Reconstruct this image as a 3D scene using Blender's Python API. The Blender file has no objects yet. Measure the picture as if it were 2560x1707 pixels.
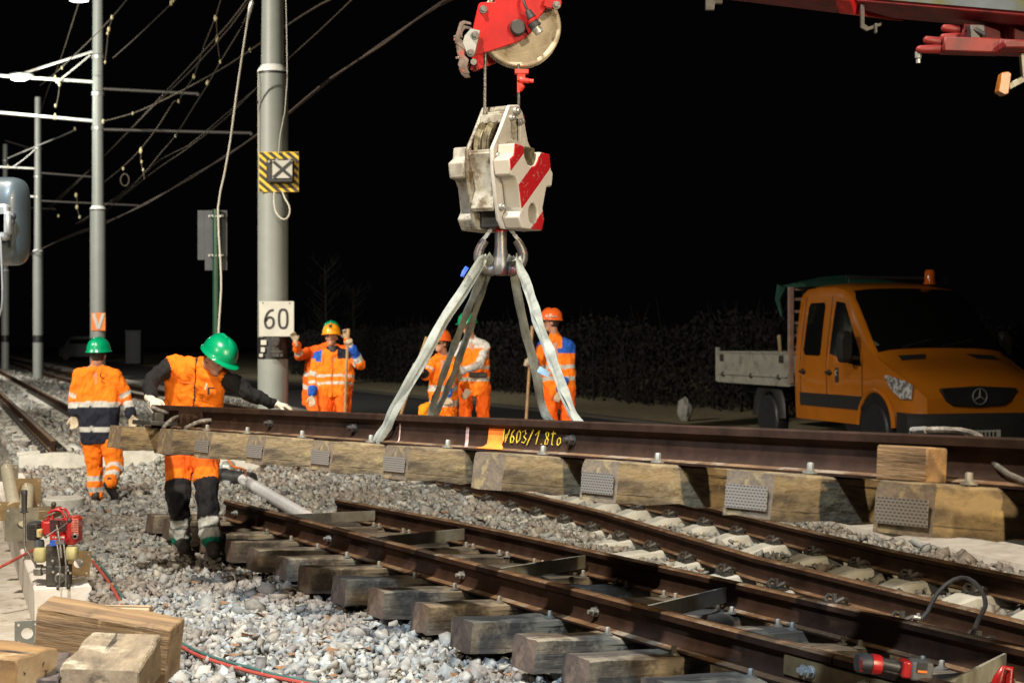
import bpy, bmesh, math, random
import numpy as np
from mathutils import Vector, Matrix, Quaternion, noise
random.seed(7); rng = np.random.default_rng(7)
SC = bpy.context.scene; COL = SC.collection
V = Vector; R = math.radians
F = 3800.0; CH = 1.7            # focal length in photo pixels, eye height in metres
# ---------------------------------------------------------------- camera
cam = bpy.data.cameras.new('camera'); camo = bpy.data.objects.new('camera', cam); COL.objects.link(camo)
camo.location = (0, 0, CH); camo.rotation_euler = (R(90), 0, 0)
cam.sensor_width = 36; cam.lens = 36*F/2560; cam.clip_start = .1; cam.clip_end = 1500
cam.dof.use_dof = True; cam.dof.focus_distance = 8.0; cam.dof.aperture_fstop = 4.5
SC.camera = camo
# ---------------------------------------------------------------- world: night sky
W = bpy.data.worlds.new('World'); SC.world = W; W.use_nodes = True
bgn = W.node_tree.nodes['Background']; bgn.inputs[0].default_value = (.55, .55, .6, 1); bgn.inputs[1].default_value = .0016
# ---------------------------------------------------------------- work lights (inferred floods and added fill lamps, outside the frame)
def spot(name, loc, tgt, power, col, size=.35, ang=80, blend=.5):
    l = bpy.data.lights.new(name, 'SPOT'); l.energy = power; l.color = col; l.shadow_soft_size = size
    l.spot_size = R(ang); l.spot_blend = blend
    o = bpy.data.objects.new(name, l); COL.objects.link(o); o.location = loc
    o.rotation_euler = (V(tgt)-V(loc)).to_track_quat('-Z', 'Y').to_euler(); return o
spot('flood_warm', (6.2, -3.0, 6.2), (-.2, 9.5, .6), 5000, (1, .80, .52), .2, 46, .5)
spot('fill_low', (5.6, -3.5, 2.6), (.4, 9.0, 2.7), 2600, (1, .82, .56), .15, 32, .45)  # added low fill to brighten the hanging panel and the truck
spot('flood_top', (-3.2, 4.2, 12.0), (-2.0, 10.5, 0), 11800, (1, .92, .80), .22, 80, .6)
spot('flood_left', (-7.5, 1.0, 6.0), (-2.6, 12.5, .6), 2000, (1, .88, .72), .2, 60, .6)
spot('flood_cool', (-1.6, 1.2, 7.5), (-.6, 7.0, 0), 5000, (.58, .77, 1), .25, 36, .5)
spot('flood_crane', (3.2, -.5, 4.0), (.1, 8.3, 3.0), 430, (1, .95, .9), .2, 32, .7)
spot('flood_far', (-13, 10, 9.0), (-10, 30, 0), 17000, (1, .90, .76), .3, 100, .7)
spot('fill_far_poles', (-27, 54, 11.0), (-25, 74, 1), 14000, (1, .94, .84), .3, 110, .7)  # added lamp without a mast, brightens the two farthest poles
spot('fill_v_pole', (-15, 31, 10.0), (-15, 46, 3), 9000, (1, .94, .84), .3, 120, .7)  # added lamp, only there to brighten the V plate and its pole
SC.view_settings.view_transform = 'Standard'; SC.view_settings.look = 'None'
SC.view_settings.exposure = 0.0; SC.view_settings.gamma = 1
try:
    SC.cycles.use_denoising = True
    SC.cycles.max_bounces = 6
except Exception: pass

# ---------------------------------------------------------------- helpers
def P(u, v, d): return V(((u-1280)/F*d, d, CH-(v-853.5)/F*d))       # photo pixel at a real distance d
def G(u, v, z=0.0):
    d = F*(CH-z)/(v-853.5); return P(u, v, d)

class MB:
    def __init__(s): s.v = []; s.f = []; s.m = []; s.mi = 0
    def add(s, vs, fs):
        b = len(s.v); s.v += [tuple(x) for x in vs]; s.f += [tuple(i+b for i in f) for f in fs]; s.m += [s.mi]*len(fs); return s
    def mat(s, i): s.mi = i; return s
    def box(s, c, sz, rz=0, M=None):
        c = V(c); h = V(sz)/2
        q = M if M is not None else Matrix.Rotation(rz, 3, 'Z')
        vs = [c+q@V((x*h.x, y*h.y, z*h.z)) for z in (-1, 1) for y in (-1, 1) for x in (-1, 1)]
        return s.add(vs, [(0, 2, 3, 1), (4, 5, 7, 6), (0, 1, 5, 4), (2, 6, 7, 3), (0, 4, 6, 2), (1, 3, 7, 5)])
    def bar(s, p0, p1, w, h, up=(0, 0, 1)):
        p0, p1 = V(p0), V(p1); d = p1-p0; L = d.length; x = d/L; u = V(up); y = u.cross(x).normalized(); z = x.cross(y)
        M = Matrix((x, y, z)).transposed(); return s.box((p0+p1)/2, (L, w, h), M=M)
    def tube(s, pts, r, n=8, caps=True, flat=1.0):
        pts = [V(p) for p in pts]; N = len(pts)
        rr = r if isinstance(r, (list, tuple)) else [r]*N
        t0 = (pts[1]-pts[0]).normalized(); a = V((0, 0, 1)) if abs(t0.z) < .9 else V((1, 0, 0))
        nx = t0.cross(a).normalized(); vs = []
        for i, p in enumerate(pts):
            if i == 0: t = pts[1]-pts[0]
            elif i == N-1: t = pts[-1]-pts[-2]
            else: t = (pts[i+1]-pts[i]).normalized()+(pts[i]-pts[i-1]).normalized()
            t = t.normalized() if t.length > 1e-9 else t0
            nx = (nx-t*nx.dot(t)); nx = nx.normalized() if nx.length > 1e-6 else t.orthogonal().normalized()
            ny = t.cross(nx)
            for k in range(n):
                an = 2*math.pi*k/n; vs.append(p+nx*(math.cos(an)*rr[i])+ny*(math.sin(an)*rr[i]*flat))
        fs = [(i*n+k, i*n+(k+1) % n, (i+1)*n+(k+1) % n, (i+1)*n+k) for i in range(N-1) for k in range(n)]
        if caps: fs += [tuple(range(n-1, -1, -1)), tuple((N-1)*n+k for k in range(n))]
        return s.add(vs, fs)
    def cyl(s, p0, p1, r, n=16, r2=None): return s.tube([p0, p1], [r, r if r2 is None else r2], n)
    def loft(s, rings, caps=True, closed=True):
        n = len(rings[0]); vs = [p for r in rings for p in r]; K = n if closed else n-1
        fs = [(i*n+k, i*n+(k+1) % n, (i+1)*n+(k+1) % n, (i+1)*n+k) for i in range(len(rings)-1) for k in range(K)]
        if caps: fs += [tuple(range(n-1, -1, -1)), tuple((len(rings)-1)*n+k for k in range(n))]
        return s.add(vs, fs)
    def lathe(s, prof, O=(0, 0, 0), A=(0, 0, 1), n=24, caps=True):
        O = V(O); A = V(A).normalized(); x = A.orthogonal().normalized(); y = A.cross(x)
        return s.loft([[O+A*z+x*(r*math.cos(2*math.pi*k/n))+y*(r*math.sin(2*math.pi*k/n)) for k in range(n)] for r, z in prof], caps)
    def sphere(s, c, r, n=12, q=None):
        c = V(c); r = V(r) if isinstance(r, (tuple, list, Vector)) else V((r, r, r)); m = n//2+1; vs = []; q = q or Matrix.Identity(3)
        for i in range(1, m):
            th = math.pi*i/m
            for k in range(n):
                ph = 2*math.pi*k/n; vs.append(c+q@V((r.x*math.sin(th)*math.cos(ph), r.y*math.sin(th)*math.sin(ph), r.z*math.cos(th))))
        fs = [(i*n+k, (i+1)*n+k, (i+1)*n+(k+1) % n, i*n+(k+1) % n) for i in range(m-2) for k in range(n)]
        t = len(vs); vs += [c+q@V((0, 0, r.z)), c-q@V((0, 0, r.z))]
        fs += [(t, k, (k+1) % n) for k in range(n)]+[(t+1, (m-2)*n+(k+1) % n, (m-2)*n+k) for k in range(n)]
        return s.add(vs, fs)
    def prism(s, poly, O, U, Vv, Wd, holes=()):
        """extrude a 2-D outline (with optional holes) lying in plane O+U,V along Wd"""
        O, U, Vv, Wd = V(O), V(U), V(Vv), V(Wd); bm = bmesh.new(); loops = [list(poly)]+[list(h) for h in holes]; es = []
        for L in loops:
            bv = [bm.verts.new(O+U*a+Vv*b) for a, b in L]
            es += [bm.edges.new((bv[i], bv[(i+1) % len(bv)])) for i in range(len(bv))]
        if holes: bmesh.ops.triangle_fill(bm, use_beauty=True, use_dissolve=False, edges=es)
        else: bm.faces.new(bm.verts[:])
        r = bmesh.ops.extrude_face_region(bm, geom=bm.faces[:]); 
        bmesh.ops.translate(bm, vec=Wd, verts=[g for g in r['geom'] if isinstance(g, bmesh.types.BMVert)])
        bmesh.ops.recalc_face_normals(bm, faces=bm.faces[:]); bm.verts.index_update()
        s.add([v.co.copy() for v in bm.verts], [[v.index for v in f.verts] for f in bm.faces]); bm.free(); return s
    def sweep(s, prof, pts, up=(0, 0, 1), caps=True, closed=True):
        up = V(up); rings = []; pts = [V(p) for p in pts]; N = len(pts)
        for i, p in enumerate(pts):
            t = pts[min(i+1, N-1)]-pts[max(i-1, 0)]; lat = up.cross(t).normalized(); u2 = t.cross(lat).normalized()
            rings.append([p+lat*a+u2*b for a, b in prof])
        return s.loft(rings, caps, closed)
    def ribbon(s, pts, w, th=.006, tw=0.0, face=(0, -1, 0)):
        pts = [V(p) for p in pts]; N = len(pts); rings = []
        for i, p in enumerate(pts):
            t = (pts[min(i+1, N-1)]-pts[max(i-1, 0)]).normalized(); f = V(face)+V((math.sin(i*.5+tw)*.5, 0, 0)); lat = t.cross(f).normalized(); nn = lat.cross(t)
            ww = (w if not isinstance(w, (list, tuple)) else w[i])*(1+.06*math.sin(i*1.7+tw))
            ring = []
            for a, b in ((-1, 0), (-.6, 1), (-.2, .5), (.15, 1.15), (.6, .85), (1, 0), (.6, -1), (0, -1), (-.6, -1)):
                ring.append(p+lat*(a*ww/2)+nn*(b*th))
            rings.append(ring)
        return s.loft(rings)

def mesh_of(mb, name, mats, smooth=True, sharp=40):
    me = bpy.data.meshes.new(name)
    me.from_pydata([tuple(v) for v in mb.v], [], mb.f)
    for m in (mats if isinstance(mats, (list, tuple)) else [mats]): me.materials.append(m)
    me.polygons.foreach_set('material_index', mb.m)
    bm = bmesh.new(); bm.from_mesh(me); bmesh.ops.recalc_face_normals(bm, faces=bm.faces); bm.to_mesh(me); bm.free()
    if smooth:
        me.polygons.foreach_set('use_smooth', [True]*len(me.polygons)); me.set_sharp_from_angle(angle=R(sharp))
    me.update(); return me

def wloc(o):
    p = V((0, 0, 0))
    while o is not None: p += o.location; o = o.parent
    return p
def obj(name, data, parent=None, local=None):
    o = bpy.data.objects.new(name, data); COL.objects.link(o)
    if parent is not None: o.parent = parent
    if local is not None: o.matrix_local = local
    return o
def tag(o, label=None, cat=None, group=None, kind=None):
    if label: o['label'] = label
    if cat: o['category'] = cat
    if group: o['group'] = group
    if kind: o['kind'] = kind
    return o
def thing(name, label, cat, loc=(0, 0, 0), group=None, M=None):
    o = obj(name, None)
    o.empty_display_size = .1
    if M is not None: o.matrix_world = M
    else: o.location = loc
    return tag(o, label, cat, group)
def part(name, mb, mats, parent=None, bev=0, shift=True, sharp=40, label=None, seg=1):
    """one mesh object; vertices given in world space are shifted into the parent's space"""
    if shift and parent is not None:
        w = wloc(parent); mb.v = [(a-w.x, b-w.y, c-w.z) for a, b, c in mb.v]
    o = obj(name, mesh_of(mb, name, mats, True, sharp), parent)
    if bev:
        m = o.modifiers.new('bevel', 'BEVEL'); m.width = bev; m.segments = seg; m.limit_method = 'ANGLE'; m.angle_limit = R(35)
    if label: o['label'] = label
    return o
def single(name, label, cat, mb, mats, loc, bev=0, group=None, sharp=40):
    loc = V(loc); mb.v = [(a-loc.x, b-loc.y, c-loc.z) for a, b, c in mb.v]
    o = part(name, mb, mats, None, bev, False, sharp); o.location = loc
    return tag(o, label, cat, group)

# ---------------------------------------------------------------- materials
def nt(name):
    m = bpy.data.materials.new(name); m.use_nodes = True; t = m.node_tree; return m, t, t.nodes['Principled BSDF']
def ramp(t, fac, stops):
    r = t.nodes.new('ShaderNodeValToRGB'); e = r.color_ramp.elements
    while len(e) < len(stops): e.new(.5)
    for i, (p, c) in enumerate(stops):
        e[i].position = p; e[i].color = (*c, 1) if len(c) == 3 else c
    t.links.new(fac, r.inputs[0]); return r.outputs[0]
def tex(t, sc, det=5, rough=.6, stretch=(1, 1, 1), dist=0, coord='Object'):
    tc = t.nodes.new('ShaderNodeTexCoord'); mp = t.nodes.new('ShaderNodeMapping'); mp.inputs['Scale'].default_value = stretch
    n = t.nodes.new('ShaderNodeTexNoise'); n.inputs['Scale'].default_value = sc; n.inputs['Detail'].default_value = det
    n.inputs['Roughness'].default_value = rough; n.inputs['Distortion'].default_value = dist
    t.links.new(tc.outputs[coord], mp.inputs[0]); t.links.new(mp.outputs[0], n.inputs['Vector']); return n.outputs['Fac']
def mixc(t, fac, a, b, mode='MIX'):
    m = t.nodes.new('ShaderNodeMix'); m.data_type = 'RGBA'; m.blend_type = mode
    for s_, val in ((0, fac), (6, a), (7, b)):
        if isinstance(val, (int, float)): m.inputs[s_].default_value = val
        elif isinstance(val, tuple): m.inputs[s_].default_value = (*val, 1)
        else: t.links.new(val, m.inputs[s_])
    return m.outputs[2]
def mth(t, op, a, b=None):
    m = t.nodes.new('ShaderNodeMath'); m.operation = op
    for i, val in enumerate((a, b)):
        if val is None: continue
        if isinstance(val, (int, float)): m.inputs[i].default_value = val
        else: t.links.new(val, m.inputs[i])
    return m.outputs[0]
def bump(t, b, h, st, dist=.01):
    n = t.nodes.new('ShaderNodeBump'); n.inputs['Strength'].default_value = st; n.inputs['Distance'].default_value = dist
    t.links.new(h, n.inputs['Height']); t.links.new(n.outputs[0], b.inputs['Normal'])
def mat(name, c1, c2=None,  sc=8, rough=.6, metal=0, bst=.3, bsc=40, bd=.004, stretch=(1, 1, 1), spots=None, spec=.5, lo=.35, hi=.65, coat=0, rand=0, ssc=3, slo=.52, cracks=None):
    m, t, b = nt(name); c2 = c2 or tuple(x*.7 for x in c1)
    n = tex(t, sc, 6, .65, stretch); col = ramp(t, n, [(lo, c1), (hi, c2)])
    if spots:
        s2 = tex(t, ssc, 7, .7); f = ramp(t, s2, [(slo, (0, 0, 0)), (slo+.1, (1, 1, 1))]); col = mixc(t, f, col, spots)
    if cracks:
        cf = ramp(t, tex(t, cracks, 3, .5, (.05, 1, 1), .6), [(.60, (0, 0, 0)), (.66, (1, 1, 1))]); col = mixc(t, cf, col, tuple(x*.22 for x in c2))
    if rand:
        oi = t.nodes.new('ShaderNodeObjectInfo'); g = mth(t, 'MULTIPLY_ADD', oi.outputs['Random'], rand)
        t.nodes[-1].inputs[2].default_value = 1-rand/2
        cmb = t.nodes.new('ShaderNodeCombineColor'); [t.links.new(g, cmb.inputs[i]) for i in range(3)]
        col = mixc(t, 1.0, col, cmb.outputs[0], 'MULTIPLY')
    t.links.new(col, b.inputs['Base Color']); b.inputs['Roughness'].default_value = rough; b.inputs['Metallic'].default_value = metal
    b.inputs['Specular IOR Level'].default_value = spec; b.inputs['Coat Weight'].default_value = coat
    if bst: bump(t, b, tex(t, bsc, 5, .6, stretch), bst, bd)
    return m
def attr_mat(name, rough, bst, bsc, bd=.003, wr=0, coat=0, var=.25, vsc=30):
    m, t, b = nt(name); a = t.nodes.new('ShaderNodeAttribute'); a.attribute_name = 'tint'
    n = ramp(t, tex(t, vsc, 5), [(.3, (1-var,)*3), (.7, (1,)*3)]); c = mixc(t, 1.0, a.outputs['Color'], n, 'MULTIPLY')
    t.links.new(c, b.inputs['Base Color']); b.inputs['Roughness'].default_value = rough; b.inputs['Specular IOR Level'].default_value = .3
    h = tex(t, bsc, 4)
    if name == 'workwear':
        w = tex(t, 7, 3, .55, (1, 1, .6), 1.8); h = mth(t, 'ADD', mth(t, 'MULTIPLY', h, .12), w); bd = .035
    bump(t, b, h, bst, bd); return m
def emis(name, c, s):
    m, t, b = nt(name); b.inputs['Base Color'].default_value = (*c, 1); b.inputs['Emission Color'].default_value = (*c, 1); b.inputs['Emission Strength'].default_value = s; return m

M = {}
M['rail'] = mat('rusty_rail', (.0175, .0085, .005), (.036, .0175, .0105), 9, .7, .0, .5, 90, .002, spots=(.075, .036, .019), ssc=4, slo=.64, spec=.12)
M['railtop'] = mat('worn_lit_rail_top', (.23, .13, .065), (.085, .046, .024), 5, .5, .25, .25, 60, .001, stretch=(1, 1, 1), spots=(.26, .2, .14), ssc=6)  # head wear; on the foot tops the paler brown is painted-in light
M['steel'] = mat('dull_steel', (.30, .29, .27), (.18, .17, .16), 30, .38, .8, .2, 80, .001)
M['galv'] = mat('galvanised_steel', (.42, .42, .40), (.30, .31, .30), 22, .45, .55, .15, 60, .001)
M['dark'] = mat('black_rubber', (.016, .016, .017), (.03, .03, .032), 20, .5, 0, .2, 60, .001)
M['darkmetal'] = mat('oily_and_unlit_metal', (.035, .033, .03), (.07, .062, .052), 25, .6, .4, .3, 70, .001)
M['wood_dark'] = mat('tarred_oak', (.028, .021, .016), (.125, .098, .07), 9, .8, 0, .7, 18, .012, stretch=(.12, 1.3, 1.3), rand=.7, spots=(.21, .17, .115), ssc=3.2, slo=.5, cracks=26)
M['wood_moss'] = mat('mossy_oak', (.21, .15, .075), (.06, .044, .028), 8, .85, 0, .9, 22, .014, stretch=(.5, 1.2, 1.2), lo=.42, hi=.6, rand=.3, spots=(.31, .225, .095), ssc=8, slo=.57, cracks=26)
M['wood_end2'] = mat('weathered_oak_end', (.175, .125, .075), (.07, .05, .036), 9, .85, 0, .8, 30, .008, rand=.3, spots=(.24, .17, .08), ssc=9)
M['bag'] = mat('white_bag', (.34, .34, .31), (.22, .22, .2), 8, .7, 0, .5, 20, .01)
M['edgeline'] = mat('road_edge_stone', (.09, .085, .07), (.06, .056, .046), 8, .9, 0, .3, 40, .004)
M['wood_end'] = mat('sawn_oak_end', (.10, .068, .048), (.04, .03, .026), 9, .85, 0, .6, 40, .006, rand=.25, spots=(.15, .10, .07))
M['wood_gold'] = mat('old_golden_timber', (.29, .17, .07), (.10, .058, .028), 9, .8, 0, 1.0, 16, .018, stretch=(.14, 1.5, 1.5), spots=(.10, .06, .03), ssc=6, slo=.58)
M['wood_pale'] = mat('pale_timber', (.46, .35, .21), (.34, .22, .11), 6, .8, 0, .5, 14, .006, stretch=(.15, 1.5, 1.5), cracks=26)
M['wood_handle'] = mat('ash_handle', (.42, .27, .14), (.28, .17, .08), 8, .55, 0, .1, 40, .001)
M['concrete'] = mat('weathered_concrete', (.50, .49, .43), (.36, .35, .30), 6, .85, 0, .35, 45, .003, spots=(.47, .45, .40), ssc=4)
M['concrete_white'] = mat('pale_concrete', (.62, .58, .52), (.46, .41, .35), 5, .8, 0, .3, 50, .003, spots=(.38, .31, .24), ssc=2.6, slo=.58)
M['pole'] = mat('grey_pole_paint', (.235, .255, .235), (.205, .225, .205), 3, .5, 0, .08, 60, .001, spots=(.235, .24, .215), ssc=1.3, slo=.62)
M['polecap'] = mat('white_cap', (.75, .77, .74), (.6, .62, .6), 8, .5, 0, 0)
M['asphalt'] = mat('asphalt', (.022, .023, .024), (.034, .034, .034), 14, .85, 0, .5, 120, .004, spots=(.05, .046, .04), ssc=.6, slo=.6)
M['verge'] = mat('leaf_litter_verge', (.20, .18, .09), (.42, .35, .22), 7, .95, 0, .9, 14, .05, spots=(.20, .16, .09), ssc=6)
M['red'] = mat('red_crane_paint', (.42, .010, .009), (.28, .007, .007), 4, .36, 0, .08, 60, .001, spots=(.62, .03, .02), ssc=9, slo=.6, coat=.2)
M['reddark'] = mat('dull_red_paint', (.20, .008, .008), (.08, .005, .005), 7, .6, 0, .1, 60, .001)
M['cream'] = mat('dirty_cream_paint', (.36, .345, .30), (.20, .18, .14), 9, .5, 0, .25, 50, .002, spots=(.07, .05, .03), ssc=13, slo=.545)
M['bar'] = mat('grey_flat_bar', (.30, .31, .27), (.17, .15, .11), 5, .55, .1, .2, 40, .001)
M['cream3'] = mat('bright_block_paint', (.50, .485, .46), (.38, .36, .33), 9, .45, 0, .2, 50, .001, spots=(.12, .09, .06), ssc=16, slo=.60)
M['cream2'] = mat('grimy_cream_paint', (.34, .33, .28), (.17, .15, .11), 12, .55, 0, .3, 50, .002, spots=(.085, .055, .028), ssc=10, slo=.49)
M['grease'] = mat('greasy_cast', (.12, .105, .06), (.05, .04, .025), 14, .45, .2, .5, 40, .003, spots=(.30, .26, .17), ssc=12)
M['sheave'] = mat('dirty_nylon_sheave', (.50, .44, .33), (.30, .25, .16), 6, .6, 0, .2, 40, .002, spots=(.12, .09, .05), ssc=8, slo=.6)
M['rope'] = mat('wire_rope', (.20, .185, .165), (.08, .07, .06), 60, .4, .6, .8, 160, .003)
M['sling'] = mat('dirty_webbing', (.25, .255, .215), (.14, .145, .12), 9, .85, 0, .6, 120, .003, spots=(.17, .16, .12), ssc=11, slo=.62)
M['plate'] = mat('brown_primed_plate', (.20, .135, .055), (.11, .075, .04), 9, .5, .3, .2, 50, .001, spots=(.30, .25, .15), ssc=5, slo=.6)
M['orange_truck'] = mat('orange_vehicle_paint', (.54, .170, .009), (.47, .145, .008), 1.5, .26, 0, 0, coat=.6)
M['truck_black'] = mat('black_plastic', (.02, .02, .019), (.03, .03, .028), 20, .55, 0, .1, 90, .001)
M['glass'] = mat('dark_glass', (.006, .007, .007), (.008, .008, .008), 2, .06, 0, 0, spec=.6)
M['alu'] = mat('dirty_aluminium', (.38, .38, .32), (.30, .30, .25), 5, .5, .15, .1, 50, .001, spots=(.2, .19, .15), ssc=4)
M['lens'] = mat('clear_lamp', (.85, .85, .82), (.22, .22, .22), 16, .2, .25, 1.0, 26, .03, lo=.45, hi=.55)
M['white_plastic'] = mat('white_pipe', (.72, .72, .72), (.62, .62, .63), 6, .35, 0, .05, 30, .001)
M['hose_red'] = mat('red_hose', (.36, .055, .035), (.25, .04, .03), 20, .5, 0, 0)
M['hose_green'] = mat('green_hose', (.05, .11, .09), (.035, .08, .07), 20, .5, 0, 0)
M['hose_orange'] = mat('orange_cable', (.62, .15, .03), (.5, .12, .02), 20, .5, 0, 0)
M['hose_grey'] = mat('grey_bonding_cable', (.16, .14, .12), (.08, .07, .06), 15, .45, 0, .3, 60, .002, spots=(.28, .26, .23), ssc=20)
M['white_cable'] = mat('white_cable', (.6, .58, .5), (.5, .48, .4), 10, .5, 0, 0)
M['paint_orange'] = mat('orange_spray_paint', (.95, .24, .02), (.80, .17, .015), 14, .8, 0, .1, 60, .001, spots=(.3, .09, .03), ssc=26, slo=.6)
M['paint_pink'] = mat('faded_chalk_line', (.55, .33, .28), (.3, .18, .15), 40, .9, 0, 0)
M['chalk'] = mat('yellow_chalk', (.78, .52, .03), (.55, .35, .02), 80, .9, 0, 0)
M['yellow'] = mat('sign_yellow', (.80, .52, .02), (.72, .46, .02), 6, .5, 0, 0)
M['black'] = mat('sign_black', (.012, .012, .012), (.018, .018, .018), 6, .5, 0, 0)
M['white'] = mat('sign_white', (.50, .50, .44), (.42, .42, .37), 3, .5, 0, 0)
M['signorange'] = mat('sign_orange', (.85, .20, .02), (.75, .17, .02), 6, .5, 0, 0)
M['greenpost'] = mat('dark_green_post', (.006, .05, .022), (.005, .04, .018), 6, .4, 0, 0)
M['signback'] = mat('grey_sign_back', (.055, .06, .068), (.04, .045, .05), 6, .5, .3, 0)
M['mirror_grey'] = mat('grey_mirror_shell', (.05, .065, .07), (.065, .08, .085), 4, .38, .1, .05, 60, .001, coat=.2)
M['arm'] = mat('white_cantilever_tube', (.72, .72, .68), (.55, .55, .5), 5, .45, .1, 0)
M['wire'] = mat('overhead_wire', (.11, .088, .06), (.08, .064, .045), 2, .8, 0, 0)
M['wire_dark'] = mat('brown_feeder_cable', (.10, .075, .06), (.07, .052, .043), 12, .6, 0, 0)
M['insul'] = mat('cream_insulator', (.62, .55, .32), (.5, .42, .22), 12, .35, 0, 0)
M['lamp'] = emis('lit_street_lamp', (.95, 1, .86), 60)
M['skin'] = mat('skin', (.50, .26, .17), (.42, .20, .13), 14, .55, 0, .1, 60, .001)
M['sapling'] = mat('unlit_twigs', (.003, .0025, .002), (.002, .002, .0015), 5, .9, 0, 0)
M['screw'] = mat('weathered_screw', (.26, .25, .21), (.15, .14, .12), 40, .55, .3, 0)
M['hair'] = mat('dark_hair', (.02, .014, .01), (.035, .022, .015), 30, .7, 0, .4, 90, .003)
M['boot'] = mat('worn_boots', (.03, .025, .02), (.016, .013, .011), 14, .75, 0, .3, 60, .002)
M['glove'] = mat('work_glove', (.50, .42, .30), (.34, .27, .18), 16, .9, 0, .5, 80, .003)
M['glove_white'] = mat('white_knit_glove', (.72, .66, .56), (.55, .48, .38), 16, .9, 0, .5, 80, .003)
M['h_green'] = mat('green_hard_hat', (.0, .30, .13), (.0, .26, .11), 5, .28, 0, 0, coat=.3)
M['h_yellow'] = mat('yellow_hard_hat', (.85, .33, .01), (.78, .29, .01), 5, .28, 0, 0, coat=.3)
M['h_orange'] = mat('orange_hard_hat', (.80, .13, .02), (.72, .11, .015), 5, .28, 0, 0, coat=.3)
M['cloth'] = attr_mat('workwear', .85, .7, 55, .004, var=.22, vsc=14)
M['stone'] = attr_mat('ballast_stone', .88, .25, 120, .003, var=.35, vsc=50)
M['gravelbase'] = mat('fine_ballast', (.17, .155, .13), (.07, .063, .052), 18, .95, 0, 1.0, 22, .05, spots=(.26, .24, .20), ssc=14)
M['leaf'] = mat('dead_leaf', (.23, .12, .055), (.13, .065, .03), 30, .8, 0, .3, 50, .002)
M['hedge'] = mat('bare_hedge', (.0035, .0021, .0012), (.0065, .0038, .002), 3, .9, 0, 0)
M['tarp'] = mat('green_tarpaulin', (.006, .06, .04), (.005, .04, .026), 8, .6, 0, .4, 20, .01)
M['beacon'] = mat('amber_beacon', (.70, .14, .01), (.55, .1, .01), 6, .15, 0, 0)
M['engine_red'] = mat('red_engine_cover', (.36, .012, .012), (.26, .009, .009), 6, .3, 0, .05, 50, .001, coat=.3)
M['tank'] = mat('fuel_tank_plastic', (.42, .38, .18), (.33, .30, .14), 12, .45, 0, .1, 50, .001)
M['blue'] = mat('blue_label', (.02, .09, .48), (.015, .07, .40), 12, .4, 0, 0)
M['plate_grey'] = mat('greyed_plate', (.17, .16, .12), (.10, .09, .07), 9, .5, .3, .2, 50, .001)
M['tube'] = mat('yellowed_tube', (.46, .42, .31), (.36, .32, .23), 9, .45, .1, .1, 50, .001)
M['slab'] = mat('dirty_paving', (.46, .42, .36), (.30, .25, .19), 5, .9, 0, .6, 25, .006, spots=(.12, .085, .05), ssc=6, slo=.58)

def perforated():
    m, t, b = nt('perforated_nail_plate'); tc = t.nodes.new('ShaderNodeTexCoord')
    br = t.nodes.new('ShaderNodeTexBrick'); br.inputs['Scale'].default_value = 1; br.inputs['Brick Width'].default_value = .017; br.inputs['Row Height'].default_value = .0105
    br.inputs['Mortar Size'].default_value = .0034; br.inputs['Color1'].default_value = (.028, .022, .018, 1); br.inputs['Color2'].default_value = (.04, .03, .025, 1); br.inputs['Mortar'].default_value = (.26, .225, .185, 1)
    t.links.new(tc.outputs['Object'], br.inputs['Vector']); t.links.new(br.outputs['Color'], b.inputs['Base Color']); b.inputs['Roughness'].default_value = .5; b.inputs['Metallic'].default_value = .3
    return m
M['perf'] = perforated()
def stripes():
    """warning stripes: object space, x = across the plate, z = up"""
    m, t, b = nt('red_white_warning_paint'); tc = t.nodes.new('ShaderNodeTexCoord'); sp = t.nodes.new('ShaderNodeSeparateXYZ'); t.links.new(tc.outputs['Object'], sp.inputs[0])
    c = mth(t, 'SUBTRACT', sp.outputs[2], mth(t, 'MULTIPLY', sp.outputs[0], .9))
    W_, RD = (.56, .53, .50), (.42, .012, .018)
    r = ramp(t, c, [(0, RD), (.012, W_), (.19, RD), (.343, W_), (.47, RD)]); r.node.color_ramp.interpolation = 'CONSTANT'
    n = tex(t, 30, 6, .7, (1, 1, 1), 1.5); f = ramp(t, n, [(.60, (0, 0, 0)), (.66, (1, 1, 1))]); col = mixc(t, f, r, (.42, .36, .32))
    # only the outward face carries the stripes
    g = t.nodes.new('ShaderNodeNewGeometry'); vt = t.nodes.new('ShaderNodeVectorTransform'); vt.vector_type = 'NORMAL'; vt.convert_from = 'WORLD'; vt.convert_to = 'OBJECT'
    t.links.new(g.outputs['True Normal'], vt.inputs[0]); s2 = t.nodes.new('ShaderNodeSeparateXYZ'); t.links.new(vt.outputs[0], s2.inputs[0])
    fr = mth(t, 'GREATER_THAN', mth(t, 'ABSOLUTE', s2.outputs[1]), .7)
    col = mixc(t, fr, (.40, .37, .31), col)
    t.links.new(col, b.inputs['Base Color']); b.inputs['Roughness'].default_value = .42; bump(t, b, tex(t, 45, 5), .2, .002); return m
M['stripe'] = stripes()
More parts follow.
